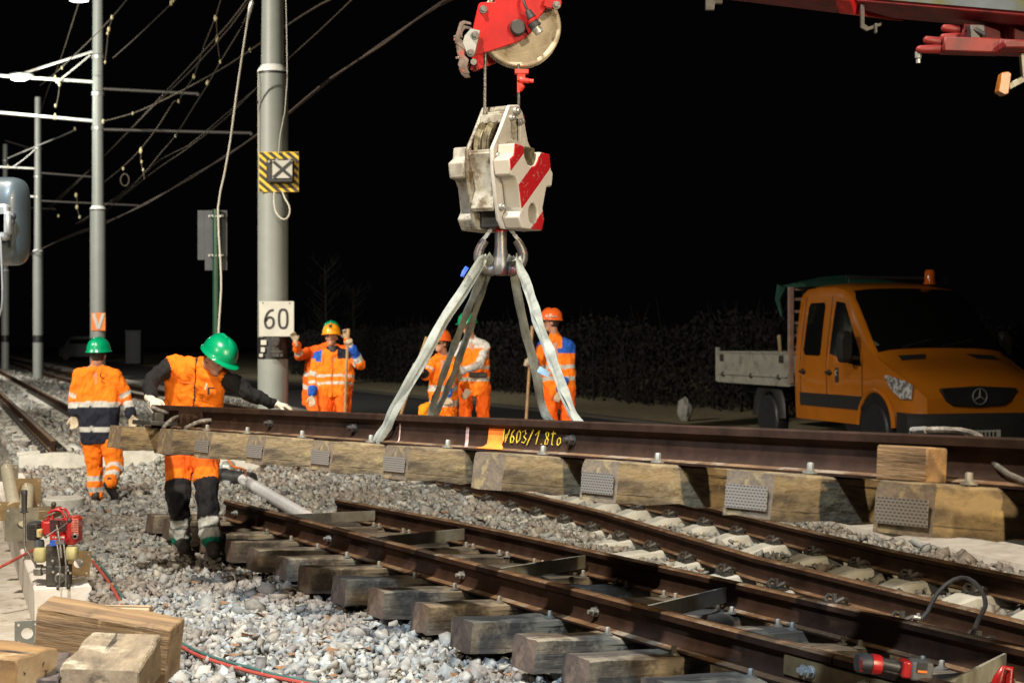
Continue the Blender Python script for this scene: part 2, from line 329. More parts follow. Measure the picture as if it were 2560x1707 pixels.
# ================================================================ paths and ground
def smooth_path(pts, step=1.0):
    pts = [V(p) for p in pts]; out = []
    for i in range(len(pts)-1):
        p0 = pts[max(i-1, 0)]; p1 = pts[i]; p2 = pts[i+1]; p3 = pts[min(i+2, len(pts)-1)]; n = max(2, int((p2-p1).length/step))
        for k in range(n):
            t = k/n; out.append(.5*((2*p1)+(p2-p0)*t+(2*p0-5*p1+4*p2-p3)*t*t+(3*p1-p0-3*p2+p3)*t**3))
    out.append(pts[-1]); return out
def offs(path, d):
    """offset to the right-hand (east) side of a path that runs away from the camera"""
    o = []
    for i, p in enumerate(path):
        t = (path[min(i+1, len(path)-1)]-path[max(i-1, 0)]); n = V((t.y, -t.x, 0)).normalized(); o.append(p+n*d)
    return o
PA = smooth_path([(3.95, 4.6, 0), (2.73, 8.1, 0), (1.71, 10.5, 0), (.78, 13.4, 0), (-.34, 16.2, 0), (-3.0, 23.5, 0), (-9.1, 39.5, 0), (-19.0, 64, 0), (-37, 112, 0), (-70, 200, 0)], 1.5)
PAx = np.array([p.x for p in PA][::-1]); PAy = np.array([p.y for p in PA][::-1])
def xA(y): return np.interp(y, PAy[::-1], PAx[::-1])
# lower (unlifted) panel frame
def frame(O, E, roll):
    O, E = V(O), V(E); T = (E-O).normalized(); N = V((-T.y, T.x, 0)).normalized(); N = (N+V((0, 0, roll))).normalized()
    N = (N-T*N.dot(T)).normalized(); U = T.cross(N); return Matrix((T, N, U)).transposed().to_4x4(), (E-O).length
LO = P(568, 1249, 13.1); LE = P(2118, 1642, 5.86)
FL, _ = frame(LO, LE, -.06); FL.translation = LO            # u = 0 is the rail head top
UO = P(390, 1012, 10.86); UE = P(2560, 1095, 4.75)
FU, _ = frame(UO, UE, -.09); FU.translation = UO
FLi = FL.inverted()
_T = np.array(FL.to_3x3().col[0]); _N = np.array(FL.to_3x3().col[1]); _U = np.array(FL.to_3x3().col[2]); _O = np.array(LO)
BX = lambda y: -3.0-.373*(y-9.6)        # left edge of the concrete beam
def gz(x, y):
    """height of the ballast"""
    x = np.asarray(x, float); y = np.asarray(y, float)
    # plane under the lower panel's sleepers
    # solve z on plane: (p-O).U = -.33
    zp = _O[2]+(-.362*1.0-(x-_O[0])*_U[0]-(y-_O[1])*_U[1])/_U[2]
    t = (x-_O[0])*_T[0]+(y-_O[1])*_T[1]; n = (x-_O[0])*_N[0]+(y-_O[1])*_N[1]
    w = np.clip(1-(np.abs(n-.55)-1.6)/1.6, 0, 1)*np.clip((t+2.5)/3, 0, 1)
    z = np.maximum(0, zp)*w
    # shallow hollow between the sleepers of the panel
    z = z-.03*np.exp(-((n-.5)/.5)**2)*np.clip(t*2, 0, 1)
    # shoulder heap between the panel and the running track
    r = (x-(xA(y)-.75))/.42; z = z+.13*np.exp(-r*r)*np.clip((y-11.6)/2, 0, 1)*np.clip((17.5-y)/3, 0, 1)
    # slightly higher ground where the gang stands, beyond the running track
    q = x-xA(y); z = z+.16*np.clip((q-1.3)/.8, 0, 1)*np.clip((y-15)/3, 0, 1)*np.clip(2.9-q, 0, 1)
    # left of the beam the paving lies lower
    z = np.where(x < BX(y)+.17, -.16, z)
    xl = -5.6-.373*(y-20.3); z = z+.15*np.clip((y-20.55)/.25, 0, 1)*np.clip((2.1-np.abs(x-xl))/.6, 0, 1)
    z = z+.012*np.sin(x*3.1+y*1.7)+.012*np.sin(x*1.3-y*2.9+1)
    return z
def gh(x, y): return float(gz(x, y))

xs = np.concatenate([np.linspace(-260, -42, 24), np.linspace(-40, -9, 63), np.linspace(-8.8, 7, 159), np.linspace(8, 40, 30), np.linspace(46, 260, 20)])
ys = np.concatenate([np.linspace(-8, 3.5, 12), np.linspace(4, 24, 201), np.linspace(24.5, 60, 72), np.linspace(63, 420, 50)])
XX, YY = np.meshgrid(xs, ys); ZZ = gz(XX, YY)-.035
far = (XX-xA(YY) > 2.4) | (YY > 130); ZZ = np.where(far, -.06, ZZ)
nx_, ny_ = len(xs), len(ys)
vv = np.stack([XX.ravel(), YY.ravel(), ZZ.ravel()], 1)
idx = np.arange(nx_*ny_).reshape(ny_, nx_); ff = np.stack([idx[:-1, :-1], idx[:-1, 1:], idx[1:, 1:], idx[1:, :-1]], -1).reshape(-1, 4)
me = bpy.data.meshes.new('ground'); me.from_pydata(vv.tolist(), [], ff.tolist()); me.materials.append(M['gravelbase']); me.polygons.foreach_set('use_smooth', [True]*len(me.polygons))
tag(obj('ground', me), kind='structure')

def strip(name, path, o0, o1, z, m, z1=None, th=0):
    mb = MB(); a = offs(path, o0); b = offs(path, o1); z1 = z if z1 is None else z1
    if th: rings = [[V((p.x, p.y, z)), V((q.x, q.y, z1)), V((q.x, q.y, z1-th)), V((p.x, p.y, z-th))] for p, q in zip(a, b)]; mb.loft(rings)
    else: mb.loft([[V((p.x, p.y, z)), V((q.x, q.y, z1))] for p, q in zip(a, b)], False, False)
    o = obj(name, mesh_of(mb, name, m)); return tag(o, kind='structure')
strip('kerb', PA, 2.12, 2.68, .07, M['concrete_white'], .09, .3)
strip('road', PA, 2.68, 8.4, -.035, M['asphalt'], -.03)
strip('road_edge', PA, 8.4, 8.62, .03, M['edgeline'], .03, .2)
strip('verge', PA, 8.62, 60, .02, M['verge'], .35)
strip('paving', [V((BX(y), y, 0)) for y in (3, 9.6, 20, 40)], -4.5, -.01, -.10, M['slab'])

# ================================================================ ballast stones, one mesh
def stone_variants(k):
    out = []
    for i in range(k):
        bm = bmesh.new()
        for sx in (-1, 1):
            for sy in (-1, 1):
                for sz in (-1, 1):
                    if random.random() < .12: continue
                    bm.verts.new((sx*.80+random.uniform(-.42, .42), sy*.58+random.uniform(-.34, .34), sz*.38+random.uniform(-.28, .28)))
        bm.verts.new((random.uniform(-1.1, 1.1), random.uniform(-.8, .8), random.choice((-1, 1))*.5))
        r = bmesh.ops.convex_hull(bm, input=bm.verts[:]); bmesh.ops.delete(bm, geom=[v for v in bm.verts if not v.link_faces], context='VERTS')
        bmesh.ops.triangulate(bm, faces=bm.faces[:]); bmesh.ops.recalc_face_normals(bm, faces=bm.faces[:]); bm.verts.index_update()
        out.append((np.array([v.co[:] for v in bm.verts]), np.array([[v.index for v in f.verts] for f in bm.faces]))); bm.free()
    return out
SV = stone_variants(24)
def scatter(name, px, py, pz, size, cols):
    n = len(px); allv = []; allf = []; allc = []; base = 0
    which = rng.integers(0, len(SV), n)
    for w in range(len(SV)):
        ids = np.nonzero(which == w)[0]; k = len(ids)
        if not k: continue
        v, f = SV[w]; q = rng.normal(size=(k, 4)); q[:, 0] += 1.2*rng.choice([-1, 1], k); q[:, 3] *= 2; q /= np.linalg.norm(q, axis=1)[:, None]
        a, b, c, d = q.T
        Rm = np.stack([1-2*(c*c+d*d), 2*(b*c-a*d), 2*(b*d+a*c), 2*(b*c+a*d), 1-2*(b*b+d*d), 2*(c*d-a*b), 2*(b*d-a*c), 2*(c*d+a*b), 1-2*(b*b+c*c)], 1).reshape(k, 3, 3)
        P_ = np.einsum('kij,vj->kvi', Rm, v)*size[ids][:, None, None]; P_ += np.stack([px[ids], py[ids], pz[ids]], 1)[:, None, :]
        allv.append(P_.reshape(-1, 3)); allf.append((f[None]+(np.arange(k)*len(v))[:, None, None]+base).reshape(-1, 3)); allc.append(np.repeat(cols[ids], len(v), 0)); base += k*len(v)
    v = np.concatenate(allv); f = np.concatenate(allf); c = np.concatenate(allc)
    me = bpy.data.meshes.new(name); me.vertices.add(len(v)); me.vertices.foreach_set('co', v.ravel().astype(np.float32))
    me.loops.add(f.size); me.loops.foreach_set('vertex_index', f.ravel().astype(np.int32)); me.polygons.add(len(f))
    me.polygons.foreach_set('loop_start', np.arange(0, f.size, 3, dtype=np.int32)); me.update(calc_edges=True)
    at = me.color_attributes.new('tint', 'FLOAT_COLOR', 'POINT'); at.data.foreach_set('color', np.concatenate([c, np.ones((len(c), 1))], 1).ravel().astype(np.float32))
    me.materials.append(M['stone']); o = obj(name, me); return o
def region(y0, y1, xl, xr, dens):
    a = 0; ysm = np.linspace(y0, y1, 200); wid = np.maximum(xr(ysm)-xl(ysm), 0); n = int(wid.mean()*(y1-y0)*dens)
    y = rng.uniform(y0, y1, n*3); x = rng.uniform((xl(ysm)).min(), (xr(ysm)).max(), n*3); k = (x > xl(y)) & (x < xr(y))
    tot = ((xr(ysm)).max()-(xl(ysm)).min())*(y1-y0)*dens; k2 = rng.random(n*3) < tot/(n*3)
    return x[k & k2], y[k & k2]
FR = lambda y: .345*y+.35
LB = lambda y: np.maximum(-FR(y), BX(y)+.34)
pts = []
def addr(y0, y1, xl, xr, dens, s0, zoff=0, sig=.012):
    if True:
        x, y = region(y0, y1, xl, xr, dens); z = gz(x, y)+zoff+rng.normal(0, sig, len(x)); s = s0*np.exp(rng.normal(-.05, .36, len(x))); pts.append((x, y, z, s))
rc = lambda y: np.minimum(xA(y)-.10, FR(y))
addr(5.6, 9.5, LB, rc, 1250, .0232, -.006, .014)
addr(9.5, 14, LB, rc, 1050, .0240, -.006, .014)
addr(14, 20, LB, rc, 560, .030, -.004, .014)
addr(20, 27, LB, rc, 330, .034, -.004)
addr(27, 48, lambda y: -FR(y), lambda y: xA(y)-.1, 120, .042, -.004)
addr(48, 80, lambda y: -FR(y), lambda y: xA(y)-.1, 22, .07, -.01)
# inside the running track and its far shoulder
addr(7, 20, lambda y: xA(y)+.08, lambda y: np.minimum(xA(y)+1.05, FR(y)), 620, .024, -.02)
addr(20, 45, lambda y: xA(y)+.08, lambda y: xA(y)+1.05, 150, .036, .0)
addr(8, 20, lambda y: xA(y)+1.25, lambda y: np.minimum(xA(y)+2.2, FR(y)), 620, .028, .03)
addr(20, 50, lambda y: xA(y)+1.25, lambda y: xA(y)+2.2, 140, .038, .02)
px, py, pz, ps = [np.concatenate([p[i] for p in pts]) for i in range(4)]
# keep the stones clear of the sleepers and rails of the lower panel (they lie on top of the bed)
b_ = rng.random(len(px)); base = np.stack([.42+.0*b_, .405+.0*b_, .36+.0*b_], 1)
warm = np.stack([.42+0*b_, .385+0*b_, .32+0*b_], 1); cool = np.stack([.37+0*b_, .385+0*b_, .37+0*b_], 1); dark = np.stack([.24+0*b_, .22+0*b_, .205+0*b_], 1)
pick = rng.random(len(px)); cols = np.where((pick < .3)[:, None], warm, np.where((pick < .62)[:, None], cool, np.where((pick < .72)[:, None], dark, base)))*.72*np.exp(rng.normal(0, .22, len(px)))[:, None]
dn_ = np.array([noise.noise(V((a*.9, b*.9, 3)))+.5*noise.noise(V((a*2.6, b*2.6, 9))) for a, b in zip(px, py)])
dirt_shade = np.clip((dn_+.12+.55*np.exp(-((px+1.7)/1.5)**2-((py-10.6)/2.0)**2)-.22)*2.5, 0, .8)[:, None]*(rng.random(len(px))[:, None]*.6+.5)  # trampled brown soil; the hump near the bending worker also paints in shadow
cols = cols*(1-dirt_shade)+dirt_shade*np.array([[.20, .158, .125]])
cols = np.clip(cols, .03, .46)
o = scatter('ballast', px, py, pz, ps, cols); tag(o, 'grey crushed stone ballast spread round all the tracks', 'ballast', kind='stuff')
print('stones', len(px))
# fallen leaves
mb = MB()
for i in range(380):
    y = 6+random.random()**1.6*14; x = random.uniform(max(-FR(y), BX(y)+.4), min(xA(y)+2.4, FR(y))); z = gh(x, y)+.028+random.random()*.015
    if -4.6 < x < -2 and 18 < y < 22: z += .02
    s = .022+.025*random.random(); q = Matrix.Rotation(random.random()*6.3, 3, 'Z')@Matrix.Rotation(random.uniform(-.6, .6), 3, 'X'); K = 10; vs = [V((x, y, z))]
    for k in range(K):
        a = 2*math.pi*k/K; r = s*(1 if k % 2 else .5)*(1.5 if k in (0, 5) else 1); vs.append(V((x, y, z))+q@V((r*math.cos(a), r*.6*math.sin(a), .35*r*math.sin(a*2))))
    mb.add(vs, [(0, 1+k, 1+(k+1) % K) for k in range(K)])
o = obj('fallen_leaves', mesh_of(mb, 'fallen_leaves', M['leaf'])); tag(o, 'brown fallen leaves lying scattered on the ballast', 'leaves', kind='stuff')

# ================================================================ rails
def railprof(h=.16, foot=.125, head=.068, groove=False):
    hh = head/2; f = foot/2; w = .0085
    p = [(-f, -h), (f, -h), (f, -h+.010), (f*.45, -h+.020), (w*1.6, -h+.034), (w, -h+.055), (w, -.052), (hh*.75, -.038), (hh, -.034), (hh, -.008), (hh-.008, 0)]
    if groove: p += [(hh-.016, 0), (hh-.018, -.014), (hh-.028, -.014), (hh-.030, .001)]
    p += [(-hh+.008, 0), (-hh, -.008), (-hh, -.034), (-hh*.75, -.038), (-w, -.052), (-w, -h+.055), (-w*1.6, -h+.034), (-f*.45, -h+.020), (-f, -h+.010)]
    return p
def rail_mesh(pts, up=(0, 0, 1), **k):
    mb = MB(); prof = railprof(**k); mb.sweep(prof, pts, up)
    return mb
def paint_head(o, thr=.55):
    """the worn running surface of a rail gets its own material by face direction"""
    me = o.data; me.materials.append(M['railtop'])
    for p in me.polygons:
        if p.normal.z > thr:
            me_z = p.center.z; 
            p.material_index = 1
def mark_head(o, prof_n, idx0, idx1):
    me = o.data; me.materials.append(M['railtop'])

# running track (concrete sleepers) -------------------------------------------------
def conc_sleeper(L=1.95, chair=.5):
    mb = MB(); st = []
    for x, h, w in ((-L/2, .17, .10), (-L/2+.28, .19, .11), (-chair-.12, .20, .115), (-chair+.16, .20, .115), (-.14, .145, .09), (.14, .145, .09), (chair-.16, .20, .115), (chair+.12, .20, .115), (L/2-.28, .19, .11), (L/2, .17, .10)):
        st.append([V((x, -w-.03, -.2)), V((x, -w, h-.2)), V((x, -w*.75, h-.19)), V((x, w*.75, h-.19)), V((x, w, h-.2)), V((x, w+.03, -.2))])
    mb.loft(st); return mesh_of(mb, 'concrete_sleeper', M['concrete'], True, 8)
CS = conc_sleeper()
def clip_mesh():
    mb = MB()
    for s in (1,):
        x = s*.085
        for k in (-1, 1):
            mb.tube([V((x-s*.03, k*.02, .012)), V((x-s*.02, k*.045, .035)), V((x+s*.02, k*.06, .045)), V((x+s*.055, k*.045, .03)), V((x+s*.06, k*.01, .012))], .011, 6)
        mb.box((x+s*.03, 0, .008), (.06, .12, .03)); mb.cyl((x+s*.025, 0, .0), (x+s*.025, 0, .06), .017, 6)
    mb.v = [(x*1.12, y*1.3, z*1.35) for x, y, z in mb.v]
    return mesh_of(mb, 'rail_clip', M['darkmetal'])
CL = clip_mesh()
def track(name, label, path, z, y_from, y_to, gauge=1.07, skip=(), pitch=.66, clips_to=40, full=True, n_max=95):
    """path = left (near) rail, runs away from the camera"""
    p0 = min(path, key=lambda p: abs(p.y-y_from)); t = thing(name, label, 'railway track', (p0.x, p0.y, z-.16))
    a = [V((p.x, p.y, z)) for p in path if y_from-.8 < p.y < y_to]; b = offs(a, gauge)
    for q in (a, b):
        o = part('rail', rail_mesh(q), M['rail'], t); 
        me = o.data; me.materials.append(M['railtop'])
        for pl in me.polygons:
            if pl.center.z+wloc(t).z > z-.012 or (pl.normal.z > .8 and pl.center.z+wloc(t).z < z-.1): pl.material_index = 1
    # walk along the path
    d = 0; acc = 0; n = 0; i = 0; mid = offs(a, gauge/2)
    for i in range(len(mid)-1):
        L = (mid[i+1]-mid[i]).length; dr = (mid[i+1]-mid[i]).normalized()
        while acc < L and n < n_max:
            c = mid[i]+dr*acc; ang = math.atan2(dr.y, dr.x)-math.pi/2
            Mx = Matrix.Translation(V((c.x, c.y, z-.16))-wloc(t))@Matrix.Rotation(ang+random.uniform(-.01, .01), 4, 'Z')
            s = obj('sleeper', CS, t, Mx); n += 1
            if c.y < clips_to:
                for sx in (-.535, .535):
                    for aa in (0, math.pi): obj('clip', CL, s, Matrix.Translation((sx, 0, 0))@Matrix.Rotation(aa, 4, 'Z'))
            acc += pitch
        acc -= L
    return t
TB = track('railway_track', 'curving track on concrete sleepers running from the right foreground past the kerb', PA, .21, 5.2, 150, clips_to=18)
# far side bolted fishplate on the running track and lubricated joint
PL = [V((-6.13, 20.35, 0))+V((-.35, .937, 0))*k for k in np.linspace(0, 160, 60)]
TL = track('railway_track', 'straight track on the left whose rails end behind the walking worker', PL, .37, 20.3, 180, gauge=1.05, clips_to=45, pitch=.6)
TL.name = 'railway_track'

# ================================================================ timber switch panels
def sleeper_mesh(L, w=.245, h=.155, seed=0, end_tilt=0):
    rnd = random.Random(seed); mb = MB(); N = 26; rings = []
    for i in range(N+1):
        x = L*i/N; r = []
        for (a, b) in ((-1, -1), (-.5, -1), (.5, -1), (1, -1), (1, -.3), (1, .5), (1, .93), (.9, 1), (.3, 1), (-.3, 1), (-.9, 1), (-1, .93), (-1, .5), (-1, -.3)):
            j = .008 if b > -.9 else .014
            n1 = noise.noise(V((x*5+seed*7, a*2, b*3)))*j*1.6
            r.append(V((x+(end_tilt*b*.02 if i in (0, N) else 0), a*w/2+n1*a, b*h/2-h/2+n1*.8+(noise.noise(V((x*9, a, seed)))*.014 if b < -.9 else 0))))
        rings.append(r)
    mb.loft(rings); 
    me = mesh_of(mb, 'sleeper', [M['wood_dark'], M['wood_end']], True, 28)
    for p in me.polygons:
        if abs(p.normal.x) > .8: p.material_index = 1
    return me
def screw_mesh(m=None):
    mb = MB(); mb.cyl((0, 0, 0), (0, 0, .006), .027, 14); mb.cyl((0, 0, .006), (0, 0, .011), .019, 12); mb.lathe([(.013, .011), (.012, .036), (.009, .039)], n=6)
    return mesh_of(mb, 'sleeper_screw', M['screw'])
SCR = screw_mesh()
def bolt_mesh(mt):
    mb = MB(); mb.cyl((0, 0, 0), (0, -.006, 0), .026, 16); mb.cyl((0, -.006, 0), (0, -.028, 0), .022, 6); mb.cyl((0, -.028, 0), (0, -.05, 0), .011, 10)
    return mesh_of(mb, 'web_bolt', mt)
BLT = bolt_mesh(M['galv']); BLTR = bolt_mesh(M['darkmetal'])
H = .16
# ---------------- lower panel on the ground
low = thing('track_panel', 'rusty switch panel lying on the ballast in the foreground, two rails on dark timber sleepers', 'track panel', M=FL)
def far_rail_pts():
    q = []
    for (u, v, d) in ((845, 1250, 13.86), (1200, 1316, 11.47), (1560, 1395, 9.51), (1900, 1471, 8.17), (2560, 1625, 6.35), (2950, 1716, 5.6)):
        p = FLi@P(u, v, d); q.append(V((p.x, p.y, 0)))
    return smooth_path(q, .3)
farL = far_rail_pts()
o = part('rail', rail_mesh([V((x, 0, 0)) for x in np.linspace(0, 8.1, 20)], groove=True, foot=.14), M['rail'], low, shift=False)
o2 = part('rail', rail_mesh([V((x, 0, 0)) for x in np.linspace(8.11, 10.6, 8)], groove=True, foot=.14), M['rail'], low, shift=False)
o3 = part('rail', rail_mesh(farL, groove=True, foot=.14), M['rail'], low, shift=False)
for o in (o, o2, o3):
    o.data.materials.append(M['railtop'])
    for pl in o.data.polygons:
        if (pl.center.z > -.006 and pl.normal.z > .3) or (pl.normal.z > .8 and pl.center.z < -.1): pl.material_index = 1
SLM = [sleeper_mesh(2.35, .225, .152, k, .2) for k in range(4)]
def far_n(t):
    c = min(farL, key=lambda p: abs(p.x-t)); return c.y if t > farL[0].x else None
i = 0; tt = .215-.57
while tt < 10.6:
    s = obj('sleeper', SLM[i % 4], low, Matrix.Translation((tt+random.uniform(-.02, .02), -.555+random.uniform(-.03, .03), -H-.001))@Matrix.Rotation(math.pi/2+random.uniform(-.03, .03), 4, 'Z'))
    for nn in (-.098, .098): obj('screw', SCR, low, Matrix.Translation((tt+(.05 if nn < 0 else -.05), nn, -H+.001)))
    fn = far_n(tt)
    if fn:
        for k, nn in enumerate((-.10, .10)): obj('screw', SCR, low, Matrix.Translation((tt-.05, fn+nn, -H+.001)))
        obj('screw', SCR, low, Matrix.Translation((tt+.07, fn-.10, -H+.001)))
    tt += .57; i += 1
for k, tt in enumerate((.33, 2.55, 4.75, 6.28, 7.93)):
    obj('web_bolt', BLT, low, Matrix.Translation((tt, -.009, -.085)))
# fishplates at the joint in the near rail
mb = MB(); mb.prism([(-.30, -.126), (.95, -.126), (.95, -.045), (-.30, -.045)], (8.10, -.010, 0), (1, 0, 0), (0, 0, 1), (0, -.022, 0)); part('fishplate', mb, M['plate'], low, .004, False)
for tt in (7.98, 8.30, 8.62): obj('web_bolt', BLT, low, Matrix.Translation((tt, -.032, -.085)))
# spreader bars between the rails (flat steel on edge)
for (t0, t1) in ((1.15, .62), (3.05, 2.30), (4.95, 4.2), (6.55, 5.85), (8.6, 8.05)):
    f1 = far_n(max(t1, farL[0].x+.01)); a = V((t0, .045, -.075)); b = V((t1+.0, f1-.05, -.075))
    mb = MB(); mb.bar(a, b, .014, .085, (0, 0, 1)); part('spreader_bar', mb, M['bar'], low, .002, False)
# ---------------- lifted panel
up = thing('track_panel', 'rusty switch panel hanging level in grey slings with yellow writing on its rail', 'track panel', M=FU)
for n0, t0 in ((0, 0), (1.07, 0)):
    o = part('rail', rail_mesh([V((x, n0, 0)) for x in np.linspace(t0, 9.9, 24)], foot=.14, head=.07), M['rail'], up, shift=False)
    o.data.materials.append(M['railtop'])
    for pl in o.data.polygons:
        if (pl.center.z > -.004 and pl.normal.z > .3) or (pl.normal.z > .8 and pl.center.z < -.1): pl.material_index = 1
    if n0 == 0:
        nr = o
T_UP = [.12, 1.05, 1.67, 2.42, 3.23, 4.00, 4.80, 5.59, 6.43, 7.12, 8.0, 8.9]
UPM = []
for k in range(4):
    me = sleeper_mesh(1.95, .235, .158, 20+k, .3); me.materials[0] = M['wood_moss']; me.materials[1] = M['wood_end2']; UPM.append(me)
perfM = MB(); 
for k, tl in enumerate(T_UP):
    n0 = -.37; 
    s = obj('sleeper', UPM[k % 4], up, Matrix.Translation((tl+.12, n0, -H-.001))@Matrix.Rotation(math.pi/2+random.uniform(-.012, .012), 4, 'Z'))
    if k in (2, 3, 4, 5, 7, 8, 9):
        mb = MB(); w = .205; hh = .082 if k > 5 else .072; mb.box((0, 0, 0), (w, hh, .0025)); 
        o = part('nail_plate', mb, M['perf'], s, 0, False); o.matrix_local = Matrix.Translation((-.0115, 0, -.088))@Matrix.Rotation(-math.pi/2, 4, 'Z')@Matrix.Rotation(math.pi/2, 4, 'X')
    for nn in (-.10, .10): obj('screw', SCR, up, Matrix.Translation((tl+.14, nn, -H+.004)))
for tt in (1.95, 3.02, 5.03, 6.95): obj('web_bolt', BLTR, up, Matrix.Translation((tt, -.009, -.085)))
# sprayed marks on the web: they follow the rail section
side = [(-.0100, -.052), (-.0100, -H+.055), (-.0100*1.5, -H+.0345), (-.0315, -H+.0215), (-.0705, -H+.0115)]
def mark(name, t0, t1, mt, o0=0, ragged=0.0):
    mb = MB(); rings = []
    N = 12
    for i in range(N+1):
        t = t0+(t1-t0)*i/N; rings.append([V((t+1.48*(-a-.01)*(i/N if ragged else 1)+(ragged*noise.noise(V((j*2.3, i*.9, 1))) if i in (0, N) else 0), a-.0012, b+.0012)) for j, (a, b) in enumerate(side)])
    mb.loft(rings, False, False); part(name, mb, mt, nr, 0, False)
tpx = lambda u: (10.86-18353/(u+1300))/.828
mark('orange_paint_patch', tpx(1231), tpx(1268), M['paint_orange'], ragged=.02)
mark('chalk_line', tpx(1174), tpx(1182), M['paint_pink'])
mark('chalk_line', tpx(1000)+.03, tpx(1003)+.03, M['paint_pink'])
# hand-written W603/1.8to as chalk strokes (t, height above the foot top)
LET = {'W': [[(0, 1), (.1, .05), (.45, .6), (.5, .0), (1.05, 1.0)]], '6': [[(.85, 1), (.4, .75), (.12, .35), (.3, 0), (.75, .02), (.85, .3), (.55, .5), (.2, .35)]],
       '0': [[(.6, .95), (.2, .7), (.15, .2), (.45, 0), (.85, .3), (.9, .75), (.6, .95)]], '3': [[(.1, .85), (.6, .98), (.75, .72), (.35, .52), (.85, .3), (.6, .02), (.1, .08)]],
       '/': [[(.9, 1.15), (.1, -.1)]], '1': [[(.0, .65), (.75, 1.05), (.35, 0)]], '.': [[(.3, .0), (.45, .05)]],
       '8': [[(.75, .9), (.35, .95), (.25, .7), (.75, .35), (.7, .05), (.3, .02), (.25, .3), (.75, .65), (.75, .9)]],
       't': [[(.45, 1.1), (.35, .05), (.6, .0)], [(.05, .8), (.85, .85)]], 'o': [[(.5, .55), (.15, .4), (.15, .1), (.5, 0), (.8, .2), (.75, .5), (.5, .55)]]}
mb = MB(); tc_ = tpx(1270)
for ch, w in (('W', .062), ('6', .056), ('0', .056), ('3', .058), ('/', .068), ('1', .056), ('.', .026), ('8', .058), ('t', .055), ('o', .05)):
    for st in LET[ch]:
        mb.tube([V((tc_+a*w*.72, -.0118-(.0 if b > .15 else (.15-b)*.03), -.142+.03+b*.062)) for a, b in st], .0028, 5)
    tc_ += w*.86
part('chalk_writing', mb, M['chalk'], nr, 0, False)
# wooden block standing on the foot of the near rail
mb = MB(); mb.box((0, 0, 0), (.215, .10, .115)); o = part('timber_block', mb, M['wood_gold'], None, .006, False)
o.matrix_world = FU@Matrix.Translation((7.04, -.078-.04, -H+.058)); tag(o, 'small golden timber block leaning against the web of the hanging rail', 'timber block')
# bolted plates at the left end of the near rail
mb = MB(); mb.prism([(0, -.125), (.40, -.125), (.40, -.03), (0, -.03)], (.52, -.012, 0), (1, 0, 0), (0, 0, 1), (0, -.024, 0))
for tt in (.62, .73, .86): mb.cyl((tt, -.036, -.08), (tt, -.07, -.08), .02, 6)
mb.box((.70, -.06, -.10), (.02, .06, .09)); mb.box((.80, -.06, -.10), (.02, .06, .09)); part('end_plate', mb, M['rail'], up, .003, False)
mb = MB(); mb.box((.30, -.1, -H+.03), (.36, .22, .03)); mb.box((.22, -.06, -H+.07), (.05, .07, .07)); part('chair_plate', mb, M['darkmetal'], up, .004, False)
# ================================================================ overhead line poles
def lat(d): return None
def make_pole(label, u, d, r0, vstep, top, r1, z0=-.05, steps=(), arms=(), bands=(), group='tubular poles of the overhead line'):
    X = (u-1280)/F*d; t = thing('catenary_pole', label, 'pole', (X, d, z0), group); zs = CH-(vstep-853.5)/F*d
    mb = MB(); mb.lathe([(r0*1.0, z0), (r0, zs)], (X, d, 0), n=40); part('lower_tube', mb, M['pole'], t)
    mb = MB(); mb.lathe([(r0*1.03, zs-.06), (r0*1.03, zs-.025)], (X, d, 0), n=40); part('joint_band', mb, M['black'], t)
    mb = MB(); mb.lathe([(r0*1.02, zs-.025), (r0*1.03, zs), (r1*1.02, zs+.075)], (X, d, 0), n=40); part('joint_collar', mb, M['polecap'], t)
    mb = MB(); mb.lathe([(r1, zs+.05), (r1*.8, top)], (X, d, 0), n=40); part('upper_tube', mb, M['pole'], t)
    for z in steps:
        mb = MB(); mb.lathe([(r1*1.06, z-.09), (r1*1.1, z), (r1*.9, z+.04)], (X, d, 0), n=32); part('clamp', mb, M['galv'], t)
    for (za, zb) in bands:
        mb = MB(); mb.lathe([(r0*1.015, za), (r0*1.015, zb)], (X, d, 0), n=40); part('black_band', mb, M['black'], t)
    for (z, L, dz, nm) in arms:
        mb = MB(); a = V((X, d, z)); b = V((X+L, d+.1, z+dz)); mb.tube([a, b], .045, 10)
        if L > 0: mb.cyl(b, b+V((0, 0, -.06)), .05, 8)
        p = part('cantilever_arm', mb, M['arm'] if L < 0 else M['darkmetal'], t)  # right-hand arms take dark metal to paint in their lack of light
        for k in ((.12, .42, .75) if L < 0 else ()):
            q = a.lerp(b, k+.1); mb = MB(); mb.cyl(q+V((-.035, 0, 0)), q+V((.035, 0, 0)), .065, 10); mb.lathe([(.02, .05), (.032, .08), (.015, .12)], q, n=8); part('insulator', mb, M['insul'], p)
    return t
zz = lambda v, d: CH-(v-853.5)/F*d
p1 = make_pole('thick grey pole in the centre left carrying the 60 board and a striped warning plate', 682.5, 21.8, .2165, 178, 9.0, .168, bands=((zz(897, 21.8), zz(843, 21.8)),))
p2 = make_pole('grey pole with an orange V plate behind the walking worker', 245, 42.7, .2155, 522, 14, .165, steps=(zz(318, 42.7), zz(232, 42.7), zz(140, 42.7)), arms=((zz(304, 42.7), -5.5, .5, ''), (zz(206, 42.7), -5.5, .38, ''), (zz(222, 42.7), 2.8, -.13, ''), (zz(324, 42.7), 4.3, -.09, '')), bands=((zz(893, 42.7), zz(845, 42.7)),))
p3 = make_pole('slimmer looking grey pole standing left of the V plate pole', 95, 66.7, .2155, 628, 12.4, .165, steps=(zz(440, 66.7), zz(370, 66.7), zz(490, 66.7)), arms=((zz(422, 66.7), -6, .3, ''), (zz(492, 66.7), -5.4, .2, ''), (zz(432, 66.7), 2.7, -.2, ''), (zz(502, 66.7), 4.4, -.2, '')), bands=((zz(856, 66.7), zz(838, 66.7)),))
